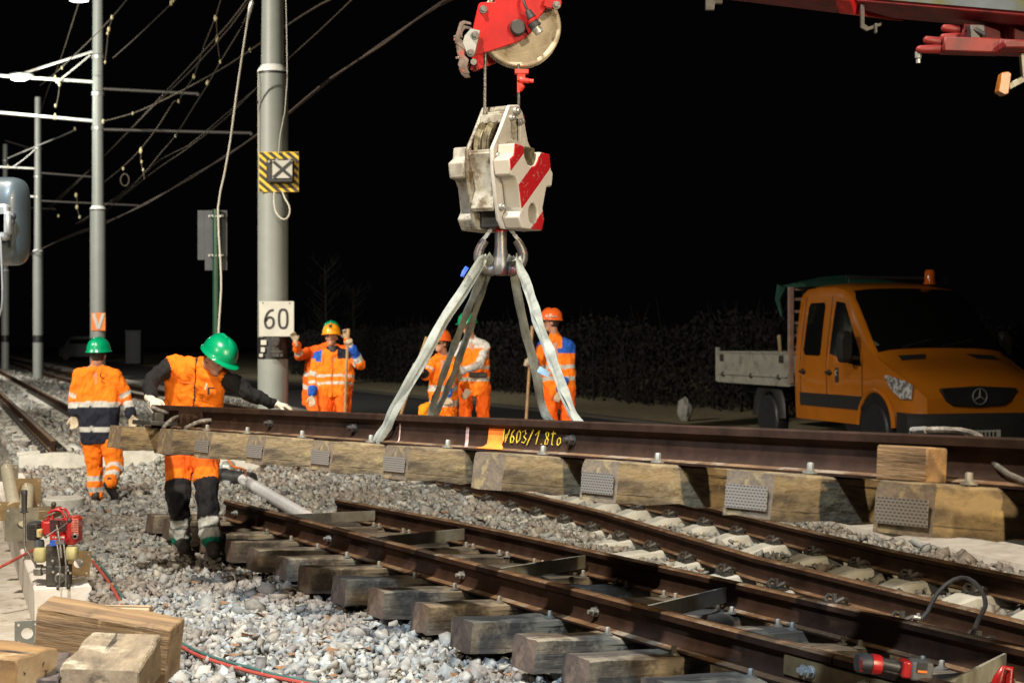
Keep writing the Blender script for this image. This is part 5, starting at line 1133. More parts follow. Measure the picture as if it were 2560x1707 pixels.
# 7 right man, blue shoulders
D = 19.8; g = lambda u, v, dy=0: P(u, v, D+dy); J = stand(1378, 1418, D, ZG)
J.update(head=g(1379, 806, -.03), neck=g(1386, 841), sL=g(1358, 866, .02), sR=g(1424, 866, .02), eL=g(1343, 905, -.25), eR=g(1421, 926, .0), hL=g(1328, 910, -.42), hR=g(1400, 978, -.18), gL=g(1320, 908, -.45), gR=g(1386, 1012, -.2))
def uc(co, lab, t):
    o = zones(OR, [([0, 1, 3], -3, .16, BLU), ([0], .42, .51, REF), ([0], .68, .77, REF), ([3], .9, 2, REF), ([4], .4, 3, BLU), ([2], .5, 3, BLU)], len(co), lab, t)
    m_ = (lab == 3) & (t < .35); o[m_] = BLU; m_ = (lab == 0) & (t < .05) & (np.abs(co[:, 0]-g(1388, 0).x) < .09); o[m_] = OR; return o
w7 = person('worker in orange helmet and jacket with blue shoulders right of the slings', (g(1396, 0).x, D, ZG), J, uc, lc0, M['h_orange'], face=(-.85, .1, -.25), gl=M['glove'], curl=(1.3, .6), fat=1.06)
mb = MB(); hc = J['head']; mb.tube([hc+V((.11*math.cos(a)*.98, -.13*math.sin(a), .075)) for a in np.linspace(.2, 2.6, 12)], .008, 6); part('helmet_band', mb, M['white'], w7)
# tool handles
for lab_, pts_ in (('wooden handle in the fist of the yellow helmeted man', [(871, 822, 20.05), (866, 930, 20.1), (861, 1080, 20.2)]),
                   ('slanting wooden handle held by the crouching man', [(1067, 842, 19.85), (1042, 915, 19.88), (1012, 1005, 19.9), (985, 1090, 20)]),
                   ('upright wooden handle held by the man with blue shoulders', [(1331, 815, 19.4), (1324, 908, 19.4), (1316, 1040, 19.45), (1312, 1110, 19.5)])):
    q = [P(*p) for p in pts_]; t = thing('shovel', lab_, 'shovel', q[-1], 'wooden handled shovels'); mb = MB(); mb.tube(q, [.022]+[.019]*(len(q)-1), 12); part('handle', mb, M['wood_handle'], t)
    e = q[-1]; mb = MB(); mb.prism([(-.11, .05), (.11, .05), (.12, -.15), (0, -.24), (-.12, -.15)], e, (1, 0, 0), (0, 0, 1), (0, .006, 0)); part('blade', mb, M['darkmetal'], t)
# ================================================================ left foreground
bt = .155; bd_ = V((-.3495, .937, 0)); bn = V((.937, .3495, 0))
def beam(o, L, label, m):
    o = V(o); mb = MB(); N = 14; rings = []
    for i in range(N+1):
        c = o+bd_*(L*i/N); rings.append([c+bn*x+V((0, 0, z+noise.noise(V((i, x*9, z*7)))*.002)) for x, z in ((0, -.40), (0, .0-.012), (.012, .0), (.335, 0), (.347, -.012), (.35, -.40))])
    mb.loft(rings); return single('concrete_beam', label, 'concrete beam', mb, m, o, .004, 'pale concrete beams in a row beside the paving')
B0 = V((-2.985, 9.5, bt)); beam(B0, 2.9, 'pale concrete beam under the red engine tool, its near end freshly white', M['concrete_white'])
beam(B0+bd_*2.915+V((0, 0, -.005)), 6.0, 'pale concrete beam continuing behind the steel brackets at the left edge', M['concrete_white'])
# round concrete base
mb = MB(); c = G(144, 1277, .02); mb.lathe([(.205, -.15), (.205, .135), (.195, .145), (.0, .146)], (c.x, c.y+.2, c.z-.03), n=40, caps=False); single('concrete_ring', 'round concrete footing in the ballast behind the engine tool', 'concrete footing', mb, M['concrete'], (c.x, c.y+.2, c.z-.1), .004)
# steel bracket frames
def holeplate(mb, c, ux, w, h, th=.010, hole=.030, n=None, rot=0):
    ux = V(ux).normalized(); uz = V((0, 0, 1)); ux2 = ux*math.cos(rot)+uz*math.sin(rot); uz2 = uz*math.cos(rot)-ux*math.sin(rot); nn_ = ux2.cross(uz2)
    hs = [circ(0, 0, hole, hole, 18)]+[circ(sx*(w/2-.02), sz*(h/2-.02), .008, .008, 8) for sx in (-1, 1) for sz in (-1, 1)]
    mb.prism([(-w/2, -h/2), (w/2, -h/2), (w/2, h/2), (-w/2, h/2)], c, ux2, uz2, nn_*th, holes=hs)
def bracket(label, fa, fb, w, h, rot=0, pip=.045, two=True, m='plate'):
    fa, fb = V(fa), V(fb); t = thing('steel_bracket', label, 'bracket', fa-V((0, 0, h/2)), 'steel bracket frames standing on the concrete beam')
    mb = MB(); holeplate(mb, fa, (.95, .3, 0), w, h, rot=rot); part('end_plate', mb, M[m], t)
    if two:
        mb = MB(); holeplate(mb, fb, (.95, .3, 0), w, h, rot=rot*.5); part('end_plate', mb, M['plate_grey'] if m == 'plate' else M['plate'], t)
        mb = MB(); mb.tube([fa+V((.02, .0, .03)), fb+V((.01, 0, .03))], pip, 16); mb.cyl(fb.lerp(fa, .1)+V((0, 0, .05)), fb.lerp(fa, .1)+V((0, 0, .10)), .014, 6); part('tube', mb, M['tube'], t)
    return t
bracket('big grey bracket plate left of the red engine tool', P(54, 1310, 10.7), P(66, 1232, 12.1), .225, .235, -.02, .05, m='plate_grey')
bracket('brown bracket plate with a pipe at the far left edge', P(28, 1278, 11.2), P(14, 1182, 12.6), .20, .14, -.06, .05)
bracket('brown upright plate with a round hole right of the engine tool', P(196, 1407, 9.95), P(0, 0, 1), .155, .165, -.10, two=False)
bracket('small grey plate behind the timber stack', P(68, 1582, 7.9), P(85, 1600, 7.6), .125, .13, 0, .03, two=False, m='plate_grey')
mb = MB(); mb.box(P(112, 1282, 11.0), (.16, .3, .07)); single('steel_channel', 'rusty steel channel lying between the bracket plates and the footing', 'steel channel', mb, M['plate'], P(112, 1290, 11.0), .006)

# ---- the engine-driven rail tool
DM = 9.62; Z6 = lambda x, y, dy=0: P(x/3.921, 1100+y/3.92, DM+dy); sm = F/DM
mc = thing('power_tool', 'red petrol engine rail tool with black handle standing on the beam', 'power tool', Z6(590, 1440))
def rbox(name, x0, y0, x1, y1, dy, dep, m, bev=.012, par=None, seg=3, M3=None):
    a = Z6(x0, y0, dy); b = Z6(x1, y1, dy); mb = MB(); mb.box(((a.x+b.x)/2, DM+dy, (a.z+b.z)/2), (abs(b.x-a.x), dep, abs(a.z-b.z)), M=M3); return part(name, mb, m, par or mc, bev, seg=seg)
eng = rbox('engine_cover', 432, 770, 655, 930, .03, .16, M['engine_red'], .02)
mb = MB()
for k in range(6):
    mb.box(Z6(535, 790+k*19, -.052), (.062, .006, .008)); mb.box(Z6(610, 790+k*19, -.052), (.045, .006, .008))
part('cooling_slots', mb, M['black'], eng)
cow = rbox('side_cowl', 648, 745, 782, 1012, .05, .17, M['engine_red'], .022)
mb = MB()
for k in range(10): mb.box(Z6(735, 772+k*17, -.036), (.045, .005, .006))
mb2 = MB(); mb2.lathe([(.018, .006), (.018, -.006), (.011, -.008), (.010, .006)], Z6(738, 940, -.04), (0, 1, 0), 18); part('cowl_slots', mb, mat('pale_slot', (.55, .20, .14), (.4, .1, .07)), cow); part('exhaust', mb2, M['steel'], cow)
mb = MB(); q = [Z6(470, 780, .0), Z6(480, 715, .0), Z6(520, 685, .0), Z6(575, 685, 0), Z6(615, 712, 0), Z6(640, 780, 0)]; mb.tube(smooth_path(q, .01), .0085, 10); mb.tube([p+V((0, .09, 0)) for p in smooth_path(q, .01)], .0085, 10); part('carry_handle', mb, M['engine_red'], mc)
rbox('air_filter', 283, 795, 400, 975, .02, .12, M['dark'], .02)
mb = MB()
for k in range(5): mb.box(Z6(340, 815+k*30, -.045), (.075, .006, .004))
part('filter_ribs', mb, M['darkmetal'], mc)
rbox('carburettor', 370, 868, 420, 948, -.05, .06, M['tank'], .006); mb = MB(); mb.cyl(Z6(395, 893, -.08), Z6(395, 893, -.09), .008, 10); part('primer', mb, M['hose_orange'], mc)
for (a, b, c_, d_, nm) in ((348, 1040, 470, 1190, 'fuel_tank'), (652, 1035, 774, 1172, 'oil_tank')):
    rings = []; mb = MB(); p0 = Z6(a, d_); p1 = Z6(c_, b); cx = (p0.x+p1.x)/2; hw = (p1.x-p0.x)/2; hh_ = (p1.z-p0.z)
    for f_, s_ in ((0, .55), (.06, .8), (.2, 1), (.75, 1), (.92, .9), (1, .6)):
        rings.append([V((cx+hw*s_*math.copysign(abs(math.cos(t))**.6, math.cos(t)), DM-.02+.05*s_*math.copysign(abs(math.sin(t))**.6, math.sin(t)), p0.z+hh_*f_)) for t in np.linspace(0, 2*math.pi, 25)[:-1]])
    mb.loft(rings); part(nm, mb, M['tank'], mc)
mb = MB(); mb.lathe([(.030, 0), (.031, .03), (.026, .045), (.0, .047)], Z6(388, 1045, -.02), n=10, caps=False); part('tank_cap', mb, mat('grey_blue_cap', (.06, .075, .09)), mc)
rbox('gear_case', 478, 1010, 640, 1400, .03, .13, M['darkmetal'], .01); rbox('base_frame', 470, 1220, 690, 1420, .0, .10, M['darkmetal'], .008)
mb = MB(); mb.lathe([(.032, .035), (.034, .0), (.022, -.004), (.02, -.001), (.014, -.008), (.0, -.008)], Z6(585, 1350, -.06), (0, 1, 0), 24, caps=False); part('drive_socket', mb, M['steel'], mc)
mb = MB(); mb.lathe([(.024, .0), (.036, .005), (.036, .05), (.026, .06), (.026, .10)], Z6(335, 1270, .0), (1, 0, 0), 22); part('hub', mb, M['steel'], mc)
mb = MB(); mb.tube(smooth_path([Z6(238, 690, -.02), Z6(242, 1035, -.02), Z6(275, 1100, -.02), Z6(350, 1215, -.0)], .015), .0085, 10); part('handle_bar', mb, M['steel'], mc)
mb = MB(); mb.lathe([(.016, 0), (.028, .004), (.028, .008), (.017, .010), (.019, .11), (.021, .135), (.016, .145)], Z6(238, 712, -.02), n=18); part('grip', mb, M['dark'], mc)
for x0, x1 in ((558, 588), (622, 648)):
    mb = MB(); mb.tube([Z6(x0, 1000, -.09), Z6(x1, 1230, -.10), Z6(x1-3, 1440, -.09)], .0055, 8); part('link_rod', mb, M['steel'], mc)
mb = MB(); mb.tube([Z6(556, 830, -.08), Z6(565, 890, -.08)], [.007, .009], 10); mb.tube([Z6(565, 890, -.08), Z6(590, 1030, -.09), Z6(600, 1150, -.09)], .0095, 10); mb.bar(Z6(545, 1000, -.09), Z6(635, 1000, -.09), .03, .02); part('lever_column', mb, M['steel'], mc)
mb = MB(); mb.tube([Z6(565, 880, -.085), Z6(680, 790, -.09)], .004, 8); mb.tube([Z6(560, 870, -.085), Z6(450, 945, -.09)], .004, 8); mb.tube([Z6(430, 750, -.05), Z6(545, 705, -.06)], .006, 8); part('throttle_rods', mb, M['steel'], mc)
mb = MB(); mb.sphere(Z6(680, 785, -.09), .017, 14); part('ball_knob', mb, M['dark'], mc); mb = MB(); mb.sphere(Z6(448, 948, -.09), .010, 10); part('ball_knob', mb, M['dark'], mc)
mb = MB(); mb.tube([Z6(520, 680, .03), Z6(525, 630, .03)], .013, 12); mb.sphere(Z6(526, 628, .02), .018, 12); part('filler_plug', mb, M['darkmetal'], mc)
mb = MB(); a = Z6(563, 950, -.066); mb.box(a, (.095, .005, .032)); part('red_label', mb, M['red'], mc); mb = MB(); mb.box(Z6(563, 1005, -.066), (.095, .005, .036)); part('blue_label', mb, M['blue'], mc)
mb = MB()
for x in (500, 525, 545, 570, 590, 605): mb.box(Z6(x+20, 950, -.07), (.009, .002, .010))
part('label_marks', mb, M['white'], mc)
for x, y in ((573, 1442), (672, 1432)):
    mb = MB(); c = Z6(x, y, -.06); mb.cyl(c+V((-.008, 0, 0)), c+V((.008, 0, 0)), .018, 14); mb.box(c+V((0, .0, .04)), (.012, .02, .07)); part('roller', mb, M['darkmetal'], mc)
for x, y in ((660, 1240), (665, 1275), (690, 1300), (520, 1290), (515, 1180)): mb = MB(); mb.cyl(Z6(x, y, -.05), Z6(x, y, -.075), .009, 6); part('bolt', mb, M['steel'], mc)

# ---- timbers stacked in the corner
def timber(label, c, axis, L, w, h, m, seed, roll=0, end=None, name='timber'):
    me = sleeper_mesh(L, w, h, seed, .2); me.materials.clear(); me.materials.append(m); me.materials.append(end or m)
    for p in me.polygons:
        if abs(p.normal.x) > .8: p.material_index = 1
    x = V(axis).normalized(); y = V((0, 0, 1)).cross(x).normalized(); z = x.cross(y); Mx = Matrix((x, y, z)).transposed().to_4x4(); Mx.translation = V(c)
    o = obj(name, me); o.matrix_world = Mx@Matrix.Rotation(roll, 4, 'X')@Matrix.Translation((-L/2, 0, h/2)); mm = o.modifiers.new('bevel', 'BEVEL'); mm.width = .006; mm.segments = 1; mm.angle_limit = R(50)
    return tag(o, label, 'timber', 'old timbers stacked in the left corner')
g_end = mat('grey_sawn_end', (.36, .27, .17), (.18, .125, .075), 7, .85, 0, .7, 22, .008, spots=(.10, .07, .045), ssc=9, slo=.6)
top_w = mat('weathered_oak', (.30, .22, .13), (.12, .085, .05), 8, .82, 0, 1.0, 16, .02, stretch=(.35, 1.3, 1.3), spots=(.36, .30, .20), ssc=5, slo=.55, cracks=22)
c = P(272, 1597, 6.5); timber('long golden timber lying crosswise on top of the stack', (c.x, c.y, c.z), (1, -.15, -.138), .60, .16, .25, M['wood_gold'], 41, .16, g_end)
timber('short weathered block in front with its sawn end to the viewer', ((282-1280)/F*5.95, 5.95, .41), (.09, -1, -.02), .62, .29, .17, top_w, 43, -.05, g_end)
c = P(12, 1672, 5.9); timber('orange timber at the bottom left corner of the picture', (c.x, c.y, c.z), (1, -.35, -.03), .30, .26, .16, mat('orange_timber', (.28, .15, .05), (.13, .07, .03), 7, .75, 0, .6, 14, .006, stretch=(.2, 1, 1), spots=(.36, .24, .11), cracks=20), 45, 0, M['wood_pale'])
c = P(118, 1705, 6.1); timber('dark timber underneath the stack', (c.x, c.y, c.z), (.2, -1, 0), .5, .14, .14, M['wood_end'], 47, 0, M['wood_end'])
c = P(296, 1518, 7.3); mb = MB(); mb.box((0, 0, 0), (.29, .22, .05)); o = part('plank', mb, M['wood_pale'], None, .006, False); o.location = (c.x, c.y, c.z-.03); o.rotation_euler = (0, .03, .1); tag(o, 'pale short board behind the timber stack', 'board')
c = P(345, 1695, 6.9); mb = MB(); mb.box((0, 0, 0), (.9, .5, .16)); 
o = part('timber', mb, M['wood_gold'], None, .01, False); o.location = (c.x-.45, c.y, c.z-.12); tag(o, 'lowest timber of the corner stack almost hidden', 'timber', 'old timbers stacked in the left corner')

# ---- hoses
def hose(name, label, pts_, r, m, step=.06, group=None, cat='hose', on=None):
    q = [p if isinstance(p, Vector) else P(*p) for p in pts_]; q = smooth_path(q, step); mb = MB(); mb.tube(q, r, 8); return single(name, label, cat, mb, M[m] if isinstance(m, str) else m, q[0], group=group)
GG = lambda u, v: (lambda p: V((p.x, p.y, gh(p.x, p.y)+.035)))(G(u, v, gh(*(G(u, v, .08).xy))+.03))
hose('air_hose', 'red half of the twin hose lying at the bottom left of the ballast', [GG(430, 1605), GG(480, 1632), GG(540, 1650), GG(620, 1672), GG(700, 1694), GG(790, 1716)], .0095, 'hose_red', group='red and green gas hoses')
hose('air_hose', 'green half of the twin hose lying at the bottom left of the ballast', [GG(432, 1599), GG(482, 1625), GG(545, 1644), GG(624, 1664), GG(704, 1688), GG(795, 1710)], .0085, 'hose_green', group='red and green gas hoses')
hose('air_hose', 'red hose running from the engine tool down to the pale board', [GG(222, 1393), GG(245, 1420), GG(266, 1450), GG(290, 1488), GG(310, 1520)], .011, 'hose_red', group='red and green gas hoses')
hose('air_hose', 'green hose beside the red one right of the brown hole plate', [GG(227, 1389), GG(252, 1417), GG(274, 1445), GG(298, 1484), GG(320, 1520)], .0095, 'hose_green', group='red and green gas hoses')
hose('air_hose', 'dull red hose crossing the beam at the left edge', [P(-15, 1425, 9.9), P(30, 1402, 10.0), P(62, 1385, 10.1), P(92, 1372, 10.2)], .010, 'hose_red')
hose('bonding_cable', 'black bonding cable arched over the rails at the right', [P(2300, 1546, 8.1), P(2318, 1530, 8.1), P(2345, 1480, 8.1), P(2385, 1448, 8.1), P(2420, 1445, 8.05), P(2450, 1470, 7.9), P(2464, 1510, 7.7), P(2445, 1550, 7.4), P(2430, 1590, 7.2)], .012, 'dark', cat='cable')
hose('bonding_cable', 'thick grey cable lying over the head of the hanging rail at right', [P(2283, 1077, 5.2), P(2330, 1074, 5.15), P(2400, 1076, 5.1), P(2448, 1090, 5.0), P(2466, 1115, 4.9), P(2480, 1150, 4.85), P(2520, 1185, 4.75), P(2600, 1218, 4.6)], .0105, 'hose_grey', cat='cable')
mb = MB(); mb.tube([P(2279, 1076, 5.21), P(2315, 1074, 5.16)], .012, 8); mb.tube([P(2276, 1084, 5.21), P(2284, 1073, 5.21)], .006, 6); single('cable_lug', 'bare lug at the left tip of the thick grey cable', 'cable lug', mb, M['galv'], P(2283, 1077, 5.2))
mb = MB(); mb.tube([P(2283, 1541, 8.1), P(2305, 1545, 8.1)], .011, 8); mb.cyl(P(2296, 1532, 8.1), P(2296, 1545, 8.1), .01, 6); single('cable_lug', 'small bright lug ending the arched black cable', 'cable lug', mb, M['galv'], P(2296, 1545, 8.1))
for lab_, q, r in (('steel coloured cable hooked over the left end of the hanging panel', [(372, 1004, 10.75), (370, 1018, 10.72), (385, 1035, 10.7), (396, 1055, 10.68), (397, 1080, 10.66), (393, 1105, 10.66)], .012),
                   ('short dark cable bolted near the left rail end', [(382, 1018, 10.7), (400, 1026, 10.65), (424, 1032, 10.6)], .014), ('curved cable rising from the second sleeper of the hanging panel', [(408, 1070, 10.2), (418, 1058, 10.25), (436, 1044, 10.35), (453, 1041, 10.4)], .013),
                   ('low curved cable with a bolt end on the hanging panel', [(463, 1070, 9.9), (480, 1062, 9.95), (500, 1053, 10.0), (530, 1050, 10.0)], .014)):
    hose('bonding_cable', lab_, q, r, 'hose_grey', cat='cable', group='bonding cables on the left end of the hanging panel')
mb = MB(); mb.tube([P(392, 1104, 10.66), P(393, 1120, 10.66)], .02, 8); mb.tube([P(385, 1104, 10.64), P(400, 1100, 10.64)], .012, 6); mb.sphere(P(389, 1128, 10.66), .014, 8); single('cable_lug', 'lug dangling under the left end of the hanging panel', 'cable lug', mb, M['galv'], P(392, 1112, 10.66))
mb = MB(); 
for u, v in ((424, 1032), (535, 1051)): mb.cyl(P(u-4, v, 10.0 if u > 500 else 10.55), P(u+5, v, 10.0 if u > 500 else 10.55), .022, 6)
# ---- white pipe, black pipe and orange cable behind the panel
a = G(603, 1195, .10); b = G(752, 1284, .10); t = thing('plastic_pipe', 'thick white plastic pipe lying slanted on the ballast', 'pipe', a)
mb = MB(); d_ = (b-a).normalized(); mb.tube([a-d_*.02, b+d_*.3], .062, 28); part('white_tube', mb, M['white_plastic'], t)
mb = MB(); mb.tube([a-d_*.025, a+d_*.005], .052, 24); part('pipe_mouth', mb, M['dark'], t)
hose('orange_cable', 'orange cable curling into the mouth of the white pipe', [(572, 1150, 17.6), (584, 1166, 17.4), (600, 1170, 17.2), (612, 1176, 16.9), (614, 1195, a.y+.1)], .014, 'hose_orange', cat='cable')
c = G(562, 1200, .08); t = thing('black_pipe', 'black corrugated pipe stub wrapped in foil left of the white pipe', 'pipe', c); mb = MB(); mb.tube([V((c.x-.05, c.y+.1, .12)), V((c.x+.35, c.y-.15, .10))], .085, 20); mb.tube([V((c.x-.055, c.y+.1, .12)), V((c.x+.0, c.y+.06, .12))], .095, 20); part('black_tube', mb, M['dark'], t)
mb = MB(); mb.sphere((c.x-.0, c.y+.2, .20), (.10, .09, .09), 10); mb.v = [(x+noise.noise(V((x*40, y*40, z*40)))*.03, y, z+noise.noise(V((x*30, y*40, z*40+9)))*.03) for x, y, z in mb.v]; part('crumpled_foil', mb, mat('crumpled_foil', (.35, .37, .33), (.15, .16, .15), 20, .35, .3), t)
c = G(590, 1165, 0.05); mb = MB(); mb.box((c.x, c.y, .08), (.7, .4, .16)); single('concrete_slab', 'small concrete slab beside the near pole footing', 'slab', mb, M['concrete'], (c.x, c.y, 0), .01)
# ---- cordless tool resting on the lower panel
t = thing('cordless_wrench', 'red and black cordless impact tool lying on the rail joint at bottom right', 'power tool', P(2235, 1680, 5.75)); DT = 5.5
mb = MB(); mb.lathe([(.030, 0), (.036, .006), (.037, .03), (.035, .062)], P(2141, 1655, DT), (.97, .1, -.12), 24); part('motor_cap', mb, M['dark'], t)
mb = MB(); mb.lathe([(.0365, 0), (.037, .02), (.035, .035)], P(2176, 1658, DT), (.97, .1, -.12), 24); part('red_ring', mb, M['engine_red'], t)
mb = MB(); mb.tube([P(2180, 1654, DT), P(2215, 1660, DT), P(2250, 1668, DT)], [.031, .022, .020], 16); mb.box(P(2222, 1650, DT-.01), (.05, .02, .012)); part('handle', mb, M['dark'], t)
mb = MB(); mb.box(P(2262, 1669, DT), (.036, .07, .062), M=Matrix.Rotation(.12, 3, 'Y')); part('red_foot', mb, M['engine_red'], t, .008, seg=2)
mb = MB(); mb.box(P(2299, 1674, DT), (.080, .075, .070), M=Matrix.Rotation(.10, 3, 'Y')); part('battery', mb, mat('grey_battery', (.10, .10, .10), (.07, .07, .07)), t, .008, seg=2)
mb = MB(); mb.box(P(2306, 1668, DT-.040), (.036, .003, .034), M=Matrix.Rotation(.10, 3, 'Y')); part('battery_label', mb, M['black'], t); mb = MB(); mb.box(P(2306, 1678, DT-.042), (.034, .003, .008), M=Matrix.Rotation(.10, 3, 'Y')); part('label_stripe', mb, M['signorange'], t)
mb = MB(); F_ = {'F': [[(1, 0), (0, 0), (0, 1)], [(0, .5), (.7, .5)]], 'U': [[(0, 0), (0, 1), (.8, 1), (.8, 0)]], 'E': [[(1, 0), (0, 0), (0, 1), (1, 1)], [(0, .5), (.8, .5)]], 'L': [[(0, 0), (0, 1), (.9, 1)]]}
for k, chh in enumerate('FUEL'):
    for st in F_[chh]:
        mb.tube([P(2150+y*8-k*.8, 1676-k*10-x*6, DT-.037) for x, y in st], .0013, 4)
part('lettering', mb, M['red'], t)
mb = MB(); mb.tube([P(2492, 1712, 5.5), P(2499, 1694, 5.5), P(2508, 1668, 5.5), P(2526, 1672, 5.5), P(2520, 1712, 5.5)], [.022, .022, .010, .014, .022], 14); single('red_clamp', 'small shiny red clamp at the bottom right corner', 'clamp', mb, M['engine_red'], P(2500, 1700, 5.5))
mb = MB(); mb.cyl(P(2440, 1605, 7.0), P(2440, 1590, 7.0), .012, 8); 
# ================================================================ truck
TR = V((6.8, 22.2, -.06)); psi = R(-75)        # front centre on the ground; local x = forward
TM = Matrix.Translation(TR)@Matrix.Rotation(psi, 4, 'Z')@Matrix.Scale(1.15, 4)
tk = thing('pickup_truck', 'orange double cab dropside truck parked on the dark road', 'truck', M=TM)
def tp(name, mb, m, bev=0, par=None, sharp=40, seg=1): return part(name, mb, m, par or tk, bev, False, sharp, seg=seg)
XT = [0, -.06, -.16, -.35, -.62, -.86, -1.05, -1.30, -1.55, -1.75, -1.95, -2.25, -2.7, -3.1, -3.3]
ZTp = [.86, .98, 1.08, 1.17, 1.28, 1.38, 1.56, 1.82, 2.06, 2.21, 2.29, 2.335, 2.345, 2.33, 2.27]
WX = [.72, .83, .90, .94, .955, .965, .97, .975, .98, .98, .98, .98, .98, .975, .95]
zt = lambda x: float(np.interp(-x, [-a for a in XT], ZTp)); wx = lambda x: float(np.interp(-x, [-a for a in XT], WX))
def side_y(x, z):
    w = wx(x); k = max(0, (z-1.25)/1.1); return w*(1-.135*k**1.25) if z > 1.25 else w*(1-.02*((1.25-z)/.8)**2)
rings = []
for x in XT:
    r = []; T_ = zt(x); zs_ = [.42, .55, .75, .95, 1.15]; 
    if T_ > 1.5: zs_ = [.42, .55, .75, .95, 1.15, 1.25+(T_-1.32)*.35, 1.25+(T_-1.32)*.7, T_-.11]
    else: zs_ = [.42, .42+(T_-.5)*.25, .42+(T_-.5)*.5, .42+(T_-.5)*.72, .42+(T_-.5)*.9, T_-.10, T_-.07, T_-.05]
    L_ = [(side_y(x, z), z) for z in zs_]; ys = L_[-1][0]; top_ = [(ys-.03, T_-.05), (ys-.09, T_-.018), (ys*.6, T_+.01), (ys*.25, T_+.02)]
    L_ = L_+top_; r = [V((x, y, z)) for y, z in L_]+[V((x, -y, z)) for y, z in reversed(L_)]; rings.append(r)
body_mb = MB(); body_mb.loft(rings); bo = tp('cab', body_mb, M['orange_truck'], 0, sharp=28)
def topz(x, y): 
    T_ = zt(x); ys = side_y(x, T_-.1); a = abs(y)/ys; return T_+.02 if a < .25 else T_+.02-(a-.25)/.35*.01 if a < .6 else T_+.01-(a-.6)/.32*.028 if a < .92 else T_-.018-(a-.92)/.08*.06
def side_patch(name, poly, s, m, off=.006, par=None):
    """flat outline in (x,z) wrapped on the side of the cab"""
    bm = bmesh.new(); vs = [bm.verts.new((x, s*(side_y(x, z)+off), z)) for x, z in poly]; bm.faces.new(vs); bmesh.ops.triangulate(bm, faces=bm.faces[:]); bmesh.ops.subdivide_edges(bm, edges=bm.edges[:], cuts=3, use_grid_fill=True)
    for v in bm.verts: v.co.y = s*(side_y(v.co.x, v.co.z)+off)
    mb = MB(); bm.verts.index_update(); mb.add([v.co.copy() for v in bm.verts], [[v.index for v in f.verts] for f in bm.faces]); bm.free(); return tp(name, mb, m, par=par)
for s in (-1, 1):
    dr = side_patch('front_door', [(-1.22, .60), (-1.22, 1.36), (-1.78, 2.12), (-2.2, 2.17), (-2.22, 1.2), (-2.18, .60)], s, M['orange_truck'], .004)
    dr2 = side_patch('rear_door', [(-2.24, .60), (-2.24, 2.17), (-3.02, 2.17), (-3.06, 1.2), (-3.02, .60)], s, M['orange_truck'], .004)
    side_patch('side_window', [(-1.30, 1.42), (-1.55, 1.72), (-1.84, 2.06), (-2.10, 2.09), (-2.14, 1.36), (-1.95, 1.33), (-1.6, 1.24), (-1.22, 1.20)], s, M['glass'], .012, dr)
    side_patch('side_window', [(-2.42, 1.36), (-2.42, 2.03), (-2.46, 2.08), (-2.88, 2.08), (-2.93, 2.03), (-2.96, 1.40), (-2.91, 1.34), (-2.47, 1.33)], s, M['glass'], .012, dr2)
    side_patch('trim_strip', [(-1.2, .62), (-1.2, .80), (-3.06, .80), (-3.06, .62)], s, M['truck_black'], .022)
    for x in (-2.16, -2.98):
        mb = MB(); mb.box((x+.02, s*(side_y(x, 1.13)+.03), 1.10), (.16, .03, .03)); mb.sphere((x+.02, s*(side_y(x, 1.13)+.012), 1.10), (.05, .02, .045), 10); tp('door_handle', mb, M['truck_black'], .004)
    for x0, x1 in ((-2.225, -2.238), (-3.05, -3.062), (-1.205, -1.218)):
        side_patch('panel_gap', [(x0, .60), (x0, 2.17 if x0 < -2 else 1.30), (x1, 2.17 if x0 < -2 else 1.30), (x1, .60)], s, M['black'], .0065)
    # wheel arch
    mb = MB(); yy = wx(-.86); mb.prism([(-.86+.45*math.cos(a), .40+.47*math.sin(a)) for a in np.linspace(0, math.pi, 20)]+[(-1.31, .30), (-.41, .30)], (0, s*(yy-.10)-.0, 0), (1, 0, 0), (0, 0, 1), (0, s*.106, 0)); tp('wheel_arch', mb, M['black'])
    mb = MB(); mb.tube([V((-.86+.47*math.cos(a), s*(yy+.0), .40+.49*math.sin(a))) for a in np.linspace(.05, math.pi-.05, 24)], .035, 8); tp('arch_lip', mb, M['orange_truck'])
    for x in (-.86, -4.50):
        w_ = MB(); w_.lathe([(.20, -.10), (.33, -.11), (.355, -.08), (.358, .08), (.33, .11), (.20, .10)], (x, s*(.885 if x > -2 else .74), .355), (0, s, 0), 40); wo = tp('wheel', w_, M['dark'])
        mb = MB(); mb.lathe([(.205, .0), (.205, .09), (.17, .06), (.10, .04), (.08, .085), (.0, .09)], (x, s*(.885 if x > -2 else .74), .355), (0, s, 0), 32, caps=False); tp('rim', mb, M['steel'], par=wo)
    # headlamp
    hl_poly = [(-.10, .98), (-.20, 1.035), (-.55, 1.10), (-.63, 1.09), (-.48, .93), (-.28, .80), (-.12, .80)]
    mb = MB(); vs = []
    bm = bmesh.new(); vs = [bm.verts.new((x, 0, z)) for x, z in hl_poly]; bm.faces.new(vs); bmesh.ops.triangulate(bm, faces=bm.faces[:]); bmesh.ops.subdivide_edges(bm, edges=bm.edges[:], cuts=3, use_grid_fill=True)
    P3 = []
    for v in bm.verts: x = v.co.x; P3.append(V((x+.045*(1-min(1, -x*2)), s*(side_y(x, v.co.z)+.022), v.co.z)))
    mb.add(P3, [[v.index for v in f.verts] for f in (bm.verts.index_update() or bm.faces)]); bm.free(); tp('headlight', mb, M['lens'])
    mb = MB(); a_ = V((-1.30, s*1.0, 1.30)); mb.bar(a_+V((0, -s*.04, 0)), a_+V((.02, s*.12, .03)), .05, .05); rr_ = []
